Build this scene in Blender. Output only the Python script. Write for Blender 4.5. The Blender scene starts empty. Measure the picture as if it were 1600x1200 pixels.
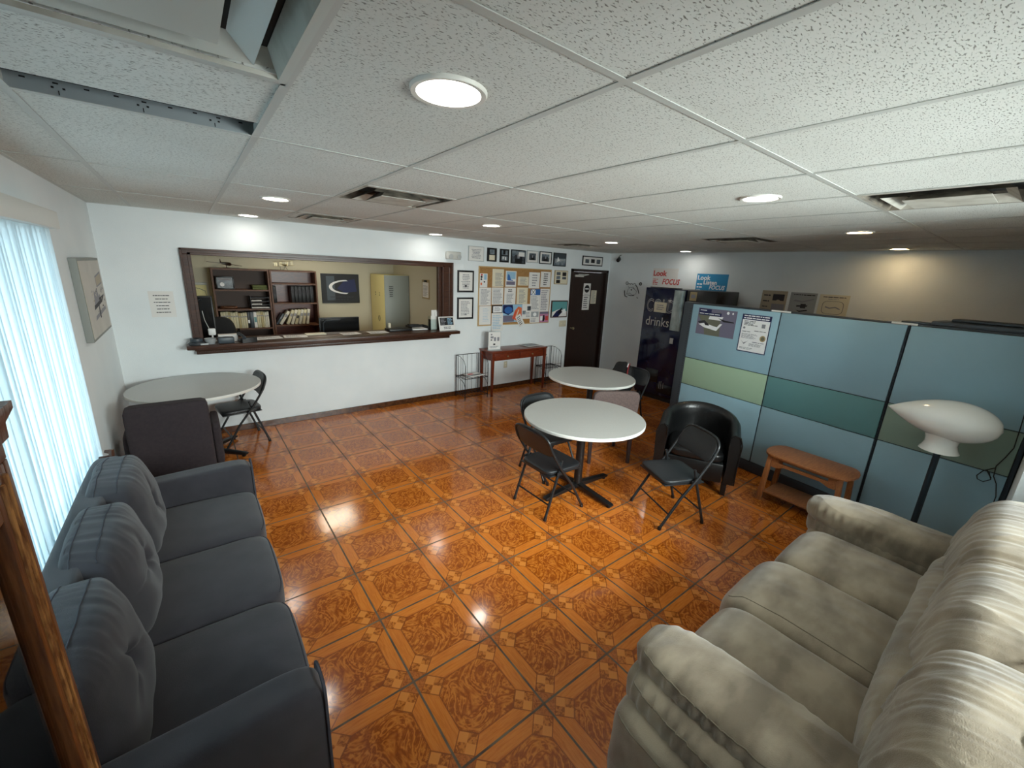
import bpy, bmesh, math, random
from mathutils import Vector, Matrix, noise
PI = math.pi
SC = bpy.context.scene
COL = SC.collection
random.seed(7)

# ------------------------------------------------------------------ camera, world, exposure
H = 1.980
CE = 2.423
XL, XR, YW, YF = -0.644, 6.747, 5.595, -0.42
OX, OY = 3.21, 8.0            # office right wall x, office rear wall y
cam_d = bpy.data.cameras.new('camera'); cam = bpy.data.objects.new('camera', cam_d); COL.objects.link(cam)
cam_d.sensor_width = 36; cam_d.lens = 36 * 640.58 / 1600; cam_d.clip_start = 0.02
Rt = ((0.7930223, -0.1266912, 0.59587329), (-0.60760883, -0.23497868, 0.75868078), (0.04389935, -0.96370865, -0.26332202))
m = Matrix(((Rt[0][0], -Rt[0][1], -Rt[0][2], 0), (Rt[1][0], -Rt[1][1], -Rt[1][2], 0), (Rt[2][0], -Rt[2][1], -Rt[2][2], H), (0, 0, 0, 1)))
cam.matrix_world = m
SC.camera = cam
SC.view_settings.view_transform = 'Standard'; SC.view_settings.look = 'None'
SC.view_settings.gamma = 1; SC.view_settings.use_curve_mapping = False
SC.view_settings.exposure = 1.12
W = bpy.data.worlds.new('sky'); SC.world = W; W.use_nodes = True
bg = W.node_tree.nodes['Background']; bg.inputs[0].default_value = (0.93, 0.98, 1.0, 1); bg.inputs[1].default_value = 1.2

def area(name, loc, rot, sx, sy, power, col):
    l = bpy.data.lights.new(name, 'AREA'); l.shape = 'RECTANGLE'; l.size = sx; l.size_y = sy; l.energy = power; l.color = col
    o = bpy.data.objects.new(name, l); COL.objects.link(o); o.location = loc; o.rotation_euler = rot; return o
# daylight outside the two windows
area('daylight_left', (XL - 0.7, 2.3, 1.2), (0, -PI / 2, 0), 1.5, 3.2, 62, (0.90, 0.97, 1.0))
area('daylight_front', (2.2, YF - 0.8, 1.95), (PI / 2 - 0.45, 0, 0), 3.2, 1.2, 190, (1.0, 0.99, 0.96))

# ------------------------------------------------------------------ materials
def srgb(r, g, b):
    f = lambda c: (c / 255 / 12.92) if c / 255 <= 0.04045 else ((c / 255 + 0.055) / 1.055) ** 2.4
    return (f(r), f(g), f(b), 1)
def newmat(name):
    mt = bpy.data.materials.new(name); mt.use_nodes = True
    return mt, mt.node_tree.nodes, mt.node_tree.links, mt.node_tree.nodes['Principled BSDF']
def mat(name, c, rough=0.5, metal=0.0, c2=None, nscale=8, stretch=(1, 1, 1), bump=0.0, bscale=80, emit=0, sheen=0, lo=0.35, hi=0.65, detail=4, coat=0, bstretch=(1, 1, 1)):
    mt, N, L, p = newmat(name)
    p.inputs['Base Color'].default_value = srgb(*c); p.inputs['Roughness'].default_value = rough; p.inputs['Metallic'].default_value = metal
    if sheen: p.inputs['Sheen Weight'].default_value = sheen
    if coat: p.inputs['Coat Weight'].default_value = coat
    if c2 or bump:
        tc = N.new('ShaderNodeTexCoord')
    if c2:
        mp = N.new('ShaderNodeMapping'); mp.inputs['Scale'].default_value = stretch
        nz = N.new('ShaderNodeTexNoise'); nz.inputs['Scale'].default_value = nscale; nz.inputs['Detail'].default_value = detail
        cr = N.new('ShaderNodeValToRGB'); cr.color_ramp.elements[0].position = lo; cr.color_ramp.elements[1].position = hi
        cr.color_ramp.elements[0].color = srgb(*c); cr.color_ramp.elements[1].color = srgb(*c2)
        L.new(tc.outputs['Object'], mp.inputs[0]); L.new(mp.outputs[0], nz.inputs[0]); L.new(nz.outputs[0], cr.inputs[0]); L.new(cr.outputs[0], p.inputs['Base Color'])
    if bump:
        mb = N.new('ShaderNodeMapping'); mb.inputs['Scale'].default_value = bstretch
        n2 = N.new('ShaderNodeTexNoise'); n2.inputs['Scale'].default_value = bscale; n2.inputs['Detail'].default_value = 3
        b = N.new('ShaderNodeBump'); b.inputs['Strength'].default_value = bump; b.inputs['Distance'].default_value = 0.01
        L.new(tc.outputs['Object'], mb.inputs[0]); L.new(mb.outputs[0], n2.inputs[0]); L.new(n2.outputs[0], b.inputs['Height']); L.new(b.outputs[0], p.inputs['Normal'])
    if emit:
        p.inputs['Emission Color'].default_value = srgb(*c); p.inputs['Emission Strength'].default_value = emit
    return mt
def glassmat(name, tint=(0.9, 0.95, 0.95), ior=1.5):
    mt, N, L, p = newmat(name); N.remove(p)
    t = N.new('ShaderNodeBsdfTransparent'); t.inputs[0].default_value = (*tint, 1)
    g = N.new('ShaderNodeBsdfGlossy'); g.inputs['Roughness'].default_value = 0.02
    fr = N.new('ShaderNodeFresnel'); fr.inputs[0].default_value = ior
    mx = N.new('ShaderNodeMixShader')
    L.new(fr.outputs[0], mx.inputs[0]); L.new(t.outputs[0], mx.inputs[1]); L.new(g.outputs[0], mx.inputs[2])
    L.new(mx.outputs[0], N['Material Output'].inputs[0]); return mt

class NG:      # tiny math-node helper
    def __init__(s, N, L): s.N, s.L = N, L
    def m(s, op, a, b=None, c=None):
        n = s.N.new('ShaderNodeMath'); n.operation = op
        for i, v in enumerate((a, b, c)):
            if v is None: continue
            if isinstance(v, (int, float)): n.inputs[i].default_value = v
            else: s.L.new(v, n.inputs[i])
        return n.outputs[0]
    def mix(s, f, a, b):
        n = s.N.new('ShaderNodeMix'); n.data_type = 'RGBA'
        for sock, v in ((n.inputs['Factor'], f), (n.inputs[6], a), (n.inputs[7], b)):
            if isinstance(v, (int, float)): sock.default_value = v
            elif isinstance(v, tuple): sock.default_value = v
            else: s.L.new(v, sock)
        return n.outputs[2]
    def comb(s, x, y, z):
        n = s.N.new('ShaderNodeCombineXYZ')
        for i, v in enumerate((x, y, z)):
            if isinstance(v, (int, float)): n.inputs[i].default_value = v
            else: s.L.new(v, n.inputs[i])
        return n.outputs[0]
    def noise(s, vec, scale, detail=3, dist=0.0, rough=0.5):
        n = s.N.new('ShaderNodeTexNoise'); n.inputs['Scale'].default_value = scale; n.inputs['Detail'].default_value = detail
        n.inputs['Distortion'].default_value = dist; n.inputs['Roughness'].default_value = rough
        s.L.new(vec, n.inputs[0]); return n.outputs[0]
    def ramp(s, f, stops):
        n = s.N.new('ShaderNodeValToRGB'); e = n.color_ramp.elements
        e[0].position, e[0].color = stops[0][0], stops[0][1]; e[1].position, e[1].color = stops[-1][0], stops[-1][1]
        for p, c in stops[1:-1]:
            k = e.new(p); k.color = c
        s.L.new(f, n.inputs[0]); return n.outputs[0]
def floor_material():
    mt, N, L, p = newmat('patterned_floor_tile'); g = NG(N, L); M_ = g.m
    tc = N.new('ShaderNodeTexCoord'); sp = N.new('ShaderNodeSeparateXYZ'); L.new(tc.outputs['Object'], sp.inputs[0])
    T, fx, fy = 0.4572, 0.6381, 2.8629
    X = M_('DIVIDE', M_('SUBTRACT', sp.outputs[0], fx), T); Y = M_('DIVIDE', M_('SUBTRACT', sp.outputs[1], fy), T)
    iu = M_('FLOOR', X); iv = M_('FLOOR', Y)
    u = M_('SUBTRACT', M_('SUBTRACT', X, iu), 0.5); v = M_('SUBTRACT', M_('SUBTRACT', Y, iv), 0.5)
    au = M_('ABSOLUTE', u); av = M_('ABSOLUTE', v)
    mx = M_('MAXIMUM', au, av); mn = M_('MINIMUM', au, av)
    d = M_('MULTIPLY', M_('ADD', au, av), 0.7071); e = M_('MULTIPLY', M_('SUBTRACT', mx, mn), 0.7071)
    cell = g.comb(M_('MULTIPLY', iu, 3.7), M_('MULTIPLY', iv, 5.3), 0.0)
    # marbled octagon: the same print on each tile, turned from tile to tile
    par = M_('SUBTRACT', M_('MULTIPLY', M_('PINGPONG', M_('ADD', iu, iv), 1.0), 2.0), 1.0)
    uu = M_('MULTIPLY', u, par); vv = M_('MULTIPLY', v, par)
    rad = M_('SQRT', M_('ADD', M_('MULTIPLY', u, u), M_('MULTIPLY', v, v)))
    pv = g.comb(uu, vv, 0.0)
    n1 = g.noise(pv, 2.6, 3, 2.0, 0.55)
    n1b = g.noise(pv, 10.0, 3, 1.8, 0.55)
    band = M_('PINGPONG', M_('ADD', M_('MULTIPLY', n1, 7.0), M_('MULTIPLY', n1b, 1.0)), 0.5)
    DK, MD, LT, LL = srgb(140, 66, 14), srgb(172, 90, 24), srgb(210, 124, 42), srgb(224, 142, 58)
    marb = g.ramp(M_('ADD', M_('MULTIPLY', band, 1.2), M_('MULTIPLY', M_('SUBTRACT', n1b, 0.5), 0.9)), [(0.05, DK), (0.28, MD), (0.58, LT), (0.92, LL)])
    # straight-grained bands along each side
    side = M_('GREATER_THAN', au, av)
    gx = M_('ADD', M_('MULTIPLY', side, M_('MULTIPLY', u, 34.0)), M_('MULTIPLY', M_('SUBTRACT', 1.0, side), M_('MULTIPLY', u, 3.0)))
    gy = M_('ADD', M_('MULTIPLY', side, M_('MULTIPLY', v, 3.0)), M_('MULTIPLY', M_('SUBTRACT', 1.0, side), M_('MULTIPLY', v, 34.0)))
    wn = g.noise(g.comb(gx, gy, 0.0), 1.6, 4, 0.8)
    wood = g.ramp(wn, [(0.3, srgb(192, 104, 32)), (0.5, srgb(210, 120, 42)), (0.75, srgb(220, 134, 52))])
    # checker squares set on the diagonals
    S0, S1, HS = 0.392, 0.592, 0.1
    incheck = M_('MULTIPLY', M_('MULTIPLY', M_('GREATER_THAN', d, S0), M_('LESS_THAN', d, S1)), M_('LESS_THAN', e, HS))
    es = M_('MULTIPLY', M_('SUBTRACT', au, av), 0.7071)
    chk = M_('LESS_THAN', M_('MULTIPLY', M_('SUBTRACT', d, (S0 + S1) / 2), es), 0.0)
    blot = g.ramp(g.noise(g.comb(M_('MULTIPLY', uu, 1.0), M_('MULTIPLY', vv, 1.0), 3.0), 26, 3, 1.0), [(0.42, srgb(140, 72, 20)), (0.56, srgb(204, 120, 44))])
    chkc = g.mix(chk, blot, srgb(222, 138, 58))
    ln = M_('MULTIPLY', incheck, M_('GREATER_THAN', M_('MAXIMUM', M_('ABSOLUTE', M_('SUBTRACT', d, (S0 + S1) / 2)), e), 0.092))
    corner = M_('GREATER_THAN', d, S1)
    corn = g.ramp(g.noise(g.comb(u, v, 7.0), 22, 4, 1.5), [(0.35, srgb(132, 66, 24)), (0.6, srgb(188, 106, 44))])
    octg = M_('MULTIPLY', M_('LESS_THAN', mx, 0.347), M_('LESS_THAN', d, S0))
    octo = M_('MULTIPLY', M_('LESS_THAN', mx, 0.352), M_('LESS_THAN', d, S0 + 0.005))
    edge = M_('SUBTRACT', octo, M_('MULTIPLY', M_('LESS_THAN', mx, 0.343), M_('LESS_THAN', d, S0 - 0.004)))
    dotring = M_('SUBTRACT', octg, M_('MULTIPLY', M_('LESS_THAN', mx, 0.333), M_('LESS_THAN', d, S0 - 0.013)))
    along = M_('ADD', M_('MULTIPLY', M_('LESS_THAN', d, S0 - 0.014), mn), M_('MULTIPLY', M_('GREATER_THAN', d, S0 - 0.014), e))
    dots = M_('MULTIPLY', dotring, M_('GREATER_THAN', M_('SINE', M_('MULTIPLY', along, 420.0)), 0.1))
    # hexagon outline of the side bands
    bandln = M_('MULTIPLY', M_('LESS_THAN', M_('ABSOLUTE', M_('SUBTRACT', e, HS)), 0.003), M_('GREATER_THAN', d, S0))
    col = g.mix(octg, wood, marb); col = g.mix(corner, col, corn); col = g.mix(incheck, col, chkc)
    col = g.mix(M_('MINIMUM', M_('ADD', M_('ADD', ln, edge), M_('ADD', dots, bandln)), 0.85), col, srgb(120, 58, 22))
    tv = g.noise(cell, 1.3, 0); col = g.mix(M_('ADD', M_('MULTIPLY', tv, 0.25), 0.08), col, srgb(158, 84, 34))
    gr = M_('GREATER_THAN', mx, 0.4885)
    gcol = g.ramp(g.noise(g.comb(X, Y, 0.0), 3, 3), [(0.35, srgb(70, 54, 38)), (0.65, srgb(112, 92, 66))])
    col = g.mix(gr, col, gcol)
    L.new(col, p.inputs['Base Color'])
    sm = g.noise(tc.outputs['Object'], 2.2, 4)
    L.new(M_('ADD', M_('MULTIPLY', sm, 0.16), M_('ADD', M_('MULTIPLY', gr, 0.45), 0.06)), p.inputs['Roughness'])
    p.inputs['IOR'].default_value = 1.55
    b = N.new('ShaderNodeBump'); b.inputs['Strength'].default_value = 0.5; b.inputs['Distance'].default_value = 0.004
    hgt = M_('SUBTRACT', M_('MULTIPLY', g.noise(tc.outputs['Object'], 9, 2), 0.22), M_('GREATER_THAN', mx, 0.486))
    L.new(hgt, b.inputs['Height']); L.new(b.outputs[0], p.inputs['Normal'])
    return mt
def ceiling_material():
    mt, N, L, p = newmat('fissured_ceiling_tile'); g = NG(N, L); M_ = g.m
    tc = N.new('ShaderNodeTexCoord')
    mp = N.new('ShaderNodeMapping'); mp.inputs['Scale'].default_value = (0.8, 2.2, 1.0); mp.inputs['Rotation'].default_value = (0, 0, 0.5); L.new(tc.outputs['Object'], mp.inputs[0])
    a = g.noise(mp.outputs[0], 120, 1.2, 0.4, 0.5)
    b_ = g.noise(tc.outputs['Object'], 150, 1, 0.0)
    big = g.noise(tc.outputs['Object'], 1.2, 3)
    col0 = g.ramp(big, [(0.35, srgb(216, 218, 212)), (0.7, srgb(226, 229, 224))])
    f = g.ramp(a, [(0.615, (0, 0, 0, 1)), (0.66, (1, 1, 1, 1))])
    f2 = g.ramp(b_, [(0.70, (0, 0, 0, 1)), (0.78, (0.6, 0.6, 0.6, 1))])
    L.new(g.mix(M_('MINIMUM', M_('ADD', M_('MULTIPLY', f, 0.8), M_('MULTIPLY', f2, 0.4)), 1.0), col0, srgb(112, 110, 102)), p.inputs['Base Color'])
    p.inputs['Roughness'].default_value = 0.9
    b = N.new('ShaderNodeBump'); b.inputs['Strength'].default_value = 0.6; b.inputs['Distance'].default_value = 0.004
    L.new(M_('SUBTRACT', M_('MULTIPLY', g.noise(tc.outputs['Object'], 110, 3), 0.4), f), b.inputs['Height']); L.new(b.outputs[0], p.inputs['Normal'])
    return mt

MT = {}
MT['floor'] = floor_material(); MT['ceiling'] = ceiling_material()
MT['wall'] = mat('white_wall_paint', (234, 239, 240), 0.5, c2=(228, 234, 236), nscale=2.5, bump=0.25, bscale=220)
MT['cream'] = mat('cream_wall_paint', (196, 190, 168), 0.7, bump=0.1, bscale=200)
MT['grid'] = mat('ceiling_grid_metal', (196, 198, 193), 0.45)
MT['webmetal'] = mat('galvanised_metal', (168, 176, 180), 0.4, 0.5)
MT['plenum'] = mat('dark_plenum', (26, 26, 26), 0.9)
MT['dwood'] = mat('dark_brown_wood', (46, 24, 15), 0.33, c2=(80, 46, 28), nscale=5, stretch=(2, 26, 26), lo=0.3, hi=0.75)
MT['dwoodz'] = mat('dark_brown_wood_upright', (52, 28, 17), 0.28, c2=(86, 50, 32), nscale=5, stretch=(26, 26, 2), lo=0.3, hi=0.75)
MT['doorwood'] = mat('very_dark_door_wood', (32, 20, 16), 0.3, c2=(46, 29, 22), nscale=5, stretch=(30, 30, 1.5))
MT['leg_dark'] = mat('espresso_chair_leg', (38, 18, 14), 0.45)
MT['base'] = mat('dark_skirting_tile', (66, 38, 22), 0.25, c2=(98, 62, 38), nscale=30)
MT['mahog'] = mat('red_mahogany', (92, 36, 20), 0.3, c2=(120, 52, 28), nscale=5, stretch=(3, 22, 22))
MT['oak'] = mat('worn_oak', (166, 106, 60), 0.42, c2=(136, 80, 44), nscale=5, stretch=(20, 2.5, 20), lo=0.3, hi=0.7)
MT['oakz'] = mat('worn_oak_upright', (170, 110, 62), 0.42, c2=(138, 82, 44), nscale=5, stretch=(20, 20, 2.5), lo=0.3, hi=0.7)
MT['shelfw'] = mat('walnut_shelving', (104, 68, 44), 0.5, c2=(82, 50, 32), nscale=5, stretch=(3, 22, 22))
MT['shelfdark'] = mat('walnut_shelving_back', (84, 66, 58), 0.6)
MT['cabw'] = mat('antique_cabinet_wood', (122, 72, 36), 0.32, c2=(86, 46, 22), nscale=6, stretch=(24, 24, 2.2), lo=0.3, hi=0.7, bump=0.2, bscale=90, bstretch=(1, 1, 0.08))
MT['cabworn'] = mat('antique_cabinet_worn_edge', (186, 134, 78), 0.4, c2=(120, 72, 36), nscale=14, stretch=(10, 10, 1.5), lo=0.4, hi=0.6, bump=0.3, bscale=60)
MT['cabin'] = mat('cabinet_inner_wood_brightened', (186, 132, 94), 0.5, c2=(206, 152, 112), nscale=4, stretch=(12, 2, 12))  # paler than the outer wood, to brighten the dim interior
MT['grey'] = mat('charcoal_sofa_fabric', (52, 50, 56), 0.88, c2=(43, 42, 48), nscale=9, bump=0.3, bscale=500, sheen=0.2)
MT['greypipe'] = mat('charcoal_piping', (56, 56, 64), 0.8)
MT['tan'] = mat('tan_microfibre', (152, 138, 116), 0.8, c2=(112, 99, 80), nscale=6, stretch=(0.8, 1.5, 1), lo=0.38, hi=0.66, detail=9, bump=0.25, bscale=300, sheen=0.45)
MT['tanseam'] = mat('tan_seam_thread', (112, 102, 84), 0.8)
MT['brownfab'] = mat('brown_tweed', (98, 82, 78), 0.9, c2=(82, 68, 66), nscale=60, bump=0.3, bscale=400)
MT['dbrownfab'] = mat('dark_plum_brown_tweed', (50, 41, 44), 0.9, c2=(42, 34, 38), nscale=50, bump=0.3, bscale=400)
MT['leather'] = mat('black_leather', (14, 15, 16), 0.36, bump=0.15, bscale=60, coat=0.1)
MT['vinyl'] = mat('black_vinyl', (32, 35, 38), 0.38, bump=0.08, bscale=150)
MT['blackmetal'] = mat('black_enamelled_tube', (34, 36, 38), 0.32, 0.2)
MT['black'] = mat('black_plastic', (16, 16, 17), 0.4)
MT['softblack'] = mat('black_nylon', (15, 15, 17), 0.75, bump=0.3, bscale=30)
MT['screen'] = mat('dark_screen', (10, 11, 14), 0.15)
MT['laminate'] = mat('pale_grey_laminate', (186, 186, 182), 0.33, c2=(180, 180, 176), nscale=90)
MT['lamedge'] = mat('white_table_edge', (226, 226, 220), 0.4)
MT['pblue'] = mat('blue_grey_partition_panel', (146, 180, 194), 0.5, c2=(142, 176, 190), nscale=3)
MT['pgreen'] = mat('pale_green_partition_panel', (160, 186, 158), 0.55)
MT['pteal'] = mat('teal_partition_panel', (100, 148, 150), 0.55)
MT['psage'] = mat('sage_partition_panel', (138, 160, 146), 0.55)
MT['pframe'] = mat('charcoal_partition_frame', (52, 58, 64), 0.45)
MT['pdark'] = mat('partition_dark_gap', (24, 40, 50), 0.5)
MT['vent'] = mat('dusty_vent_metal', (198, 196, 186), 0.5, c2=(150, 142, 128), nscale=9, lo=0.45, hi=0.8)
MT['ventclean'] = mat('painted_vent_metal', (196, 200, 194), 0.35)
MT['ventdirt'] = mat('grimy_vent_throat', (136, 128, 114), 0.7, c2=(64, 58, 50), nscale=9)
MT['led'] = mat('led_lens', (255, 250, 240), 0.4, emit=17)
MT['ledwarm'] = mat('warm_led_lens', (255, 222, 168), 0.4, emit=19)
MT['trimw'] = mat('white_light_trim', (226, 224, 216), 0.4)
MT['cork'] = mat('cork', (176, 134, 82), 0.9, c2=(150, 108, 62), nscale=120, bump=0.3)
MT['corkframe'] = mat('oak_board_frame', (190, 160, 110), 0.5)
MT['paper'] = mat('white_paper', (228, 226, 222), 0.7)
MT['paperc'] = mat('cream_paper', (222, 214, 190), 0.7)
MT['ink'] = mat('grey_print', (140, 140, 146), 0.7)
MT['inkd'] = mat('dark_print', (50, 50, 56), 0.7)
MT['navy'] = mat('navy_print', (20, 28, 78), 0.5)
MT['blue'] = mat('blue_print', (52, 104, 170), 0.5)
MT['pposter'] = mat('bright_blue_print', (40, 140, 190), 0.5)
MT['cyan'] = mat('light_blue_print', (150, 190, 215), 0.5)
MT['red'] = mat('red_print', (196, 66, 62), 0.5)
MT['dred'] = mat('dark_red_webbing', (140, 34, 40), 0.6)
MT['orange'] = mat('orange_print', (222, 108, 62), 0.5)
MT['pink'] = mat('pink_print', (186, 128, 160), 0.5)
MT['lilac'] = mat('lilac_print', (112, 108, 128), 0.5)
MT['olive'] = mat('olive_print', (108, 108, 92), 0.5)
MT['white'] = mat('white_print', (240, 240, 240), 0.5)
MT['black_ink'] = mat('black_print', (14, 14, 16), 0.5)
MT['photo1'] = mat('dark_photograph', (40, 46, 54), 0.3, c2=(96, 104, 112), nscale=22)
MT['photo2'] = mat('grey_photograph', (70, 84, 96), 0.3, c2=(150, 160, 166), nscale=12)
MT['photo3'] = mat('pencil_drawing', (206, 202, 194), 0.6, c2=(192, 188, 180), nscale=3)
MT['teal_sky'] = mat('teal_sky_print', (96, 158, 160), 0.4)
MT['ochre'] = mat('ochre_frame', (170, 150, 110), 0.5)
MT['cardgrey'] = mat('grey_card', (160, 164, 166), 0.6)
MT['cardtan'] = mat('tan_card', (176, 164, 142), 0.6)
MT['bframe'] = mat('black_picture_frame', (18, 18, 20), 0.35)
MT['wframe'] = mat('silver_picture_frame', (176, 180, 180), 0.35)
MT['brframe'] = mat('brown_picture_frame', (72, 40, 28), 0.4)
MT['canvasedge'] = mat('grey_canvas_edge', (140, 143, 138), 0.6)
MT['plate'] = mat('ivory_switch_plate', (202, 194, 170), 0.5)
MT['plaswhite'] = mat('white_plastic', (232, 232, 230), 0.35)
MT['dirtywhite'] = mat('aged_white_plastic', (196, 196, 190), 0.45)
MT['vendblue'] = mat('dark_navy_vending_panel', (12, 18, 48), 0.1, c2=(16, 24, 60), nscale=3)
MT['vendblack'] = mat('black_vending_cabinet', (14, 15, 18), 0.25)
MT['vendreflect'] = mat('clear_cover_painted_reflections', (104, 122, 122), 0.06, c2=(206, 218, 216), nscale=4, stretch=(1, 1, 0.6), lo=0.4, hi=0.65)  # pale blotches paint reflections onto the opaque cover
MT['lampw'] = mat('white_glazed_lamp', (236, 236, 230), 0.18, coat=0.5)
MT['wire'] = mat('dark_wire', (48, 50, 54), 0.35, 0.6)
MT['brass'] = mat('pale_brass', (206, 190, 150), 0.3, 0.8)
MT['book'] = mat('cream_book_spine', (204, 197, 166), 0.7)
MT['book2'] = mat('pale_book_spine', (208, 204, 188), 0.7)
MT['book3'] = mat('beige_book_spine', (176, 162, 120), 0.7)
MT['bookg'] = mat('green_book', (84, 92, 48), 0.7)
MT['locker_y'] = mat('yellow_lit_cabinet', (226, 214, 150), 0.5)  # cabinet side: the yellow light on it is put into the colour
MT['locker_g'] = mat('grey_cabinet_front', (150, 156, 150), 0.5)
MT['slab'] = mat('blue_grey_slab', (58, 68, 76), 0.4)
MT['blind'] = None
mt, N, L, p = newmat('translucent_blind_vane'); N.remove(p)
a_ = N.new('ShaderNodeBsdfDiffuse'); a_.inputs[0].default_value = srgb(214, 226, 230)
b_ = N.new('ShaderNodeBsdfTranslucent'); b_.inputs[0].default_value = srgb(196, 218, 228)
x_ = N.new('ShaderNodeMixShader'); x_.inputs[0].default_value = 0.42
L.new(a_.outputs[0], x_.inputs[1]); L.new(b_.outputs[0], x_.inputs[2]); L.new(x_.outputs[0], N['Material Output'].inputs[0]); MT['blind'] = mt
MT['glass'] = glassmat('clear_glass'); MT['cabglass'] = glassmat('old_cabinet_glass', (0.96, 0.97, 0.96), 1.22); MT['jar'] = glassmat('clear_plastic', (0.9, 0.94, 0.93))

# ------------------------------------------------------------------ mesh helpers
def quad(bm, pts, mi=0):
    f = bm.faces.new([bm.verts.new(p) for p in pts]); f.material_index = mi; return f
def box(bm, x0, x1, y0, y1, z0, z1, bev=0, mi=0, seg=2, M=None):
    r = bmesh.ops.create_cube(bm, size=1)
    vs = r['verts']
    for v in vs:
        v.co = Vector(((x0 + x1) / 2 + v.co.x * (x1 - x0), (y0 + y1) / 2 + v.co.y * (y1 - y0), (z0 + z1) / 2 + v.co.z * (z1 - z0)))
    fs = set(f for v in vs for f in v.link_faces)
    for f in fs: f.material_index = mi
    out = vs
    if bev:
        es = list(set(e for f in fs for e in f.edges))
        rr = bmesh.ops.bevel(bm, geom=es, offset=bev, segments=seg, profile=0.5, affect='EDGES', clamp_overlap=True, material=mi)
        out = list(set(v for f in rr['faces'] for v in f.verts) | set(v for v in vs if v.is_valid))
        # include every vertex of the island
        seen = set(out); st = list(out)
        while st:
            v = st.pop()
            for e in v.link_edges:
                w = e.other_vert(v)
                if w not in seen: seen.add(w); st.append(w)
        out = list(seen)
        for f in set(f for v in out for f in v.link_faces): f.material_index = mi
    if M is not None:
        for v in out: v.co = M @ v.co  # pale panel added to brighten the cabinet interior
    return out
def tube(bm, pts, r, n=8, mi=0, closed=False, caps=True):
    P = [Vector(p) for p in pts]; k = len(P); rings = []
    rr = r if isinstance(r, (list, tuple)) else [r] * k
    T = []
    for i in range(k):
        a = P[(i - 1) % k] if (closed or i > 0) else P[i]; b = P[(i + 1) % k] if (closed or i < k - 1) else P[i]
        t = (b - a); T.append(t.normalized() if t.length > 1e-9 else Vector((0, 0, 1)))
    up = Vector((0, 0, 1)) if abs(T[0].z) < 0.9 else Vector((1, 0, 0))
    nrm = (up - T[0] * up.dot(T[0])).normalized()
    for i in range(k):
        if i: 
            nrm = nrm - T[i] * nrm.dot(T[i]); nrm = nrm.normalized() if nrm.length > 1e-6 else nrm
        bn = T[i].cross(nrm)
        rings.append([bm.verts.new(P[i] + (nrm * math.cos(2 * PI * j / n) + bn * math.sin(2 * PI * j / n)) * rr[i]) for j in range(n)])
    for i in range(k if closed else k - 1):
        A, B = rings[i], rings[(i + 1) % k]
        for j in range(n):
            f = bm.faces.new((A[j], A[(j + 1) % n], B[(j + 1) % n], B[j])); f.material_index = mi
    if caps and not closed:
        for R_, rev in ((rings[0], True), (rings[-1], False)):
            f = bm.faces.new(list(reversed(R_)) if rev else R_); f.material_index = mi
def lathe(bm, prof, n=32, c=(0, 0, 0), mi=0, sx=1, sy=1):
    rings = []
    for r, z in prof:
        if r < 1e-6: rings.append([bm.verts.new((c[0], c[1], c[2] + z))])
        else: rings.append([bm.verts.new((c[0] + sx * r * math.cos(2 * PI * j / n), c[1] + sy * r * math.sin(2 * PI * j / n), c[2] + z)) for j in range(n)])
    for A, B in zip(rings, rings[1:]):
        for j in range(n):
            a, b = A[j % len(A)], A[(j + 1) % n % len(A)]; c_, d = B[(j + 1) % n % len(B)], B[j % len(B)]
            vs = []
            for v in (a, b, c_, d):
                if v not in vs: vs.append(v)
            if len(vs) > 2: f = bm.faces.new(vs); f.material_index = mi
def prism(bm, poly, z0, z1, mi=0, axis='z', bev=0):
    def mk(a, b, t): return {'z': (a, b, t), 'y': (a, t, b), 'x': (t, a, b)}[axis]
    A = [bm.verts.new(mk(a, b, z0)) for a, b in poly]; B = [bm.verts.new(mk(a, b, z1)) for a, b in poly]
    fs = [bm.faces.new(A), bm.faces.new(list(reversed(B)))]
    for i in range(len(poly)):
        j = (i + 1) % len(poly); fs.append(bm.faces.new((A[j], A[i], B[i], B[j])))
    for f in fs: f.material_index = mi
    bmesh.ops.recalc_face_normals(bm, faces=fs)
    if bev:
        es = [e for e in fs[0].edges] + [e for e in fs[1].edges]
        bmesh.ops.bevel(bm, geom=es, offset=bev, segments=2, profile=0.5, affect='EDGES', material=mi)
def pillow(bm, x0, x1, y0, y1, z0, z1, e=5.0, cuts=14, fn=None, mi=0, M=None):
    before = set(bm.verts)
    vs = bmesh.ops.create_cube(bm, size=2)['verts']
    es = list(set(e_ for v in vs for e_ in v.link_edges))
    bmesh.ops.subdivide_edges(bm, edges=es, cuts=cuts, use_grid_fill=True)
    seen = [v for v in bm.verts if v not in before]
    C_ = Vector(((x0 + x1) / 2, (y0 + y1) / 2, (z0 + z1) / 2)); S = Vector(((x1 - x0) / 2, (y1 - y0) / 2, (z1 - z0) / 2))
    for v in seen:
        q = v.co.copy(); k = (abs(q.x) ** e + abs(q.y) ** e + abs(q.z) ** e) ** (1 / e); q = q / k
        w = Vector((q.x * S.x, q.y * S.y, q.z * S.z)) + C_
        if fn: w = fn(w, q)
        if M is not None: w = M @ w
        v.co = w
    for f in set(f for v in seen for f in v.link_faces): f.material_index = mi
    return list(seen)
def mesh(name, bm, mats, smooth=True, ang=40):
    me = bpy.data.meshes.new(name); bmesh.ops.recalc_face_normals(bm, faces=bm.faces) if smooth != 'keep' else None
    bm.to_mesh(me); bm.free()
    if not isinstance(mats, (list, tuple)): mats = [mats]
    for q in mats: me.materials.append(MT[q] if isinstance(q, str) else q)
    if smooth:
        for f in me.polygons: f.use_smooth = True
        me.set_sharp_from_angle(angle=math.radians(ang))
    return me
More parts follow.
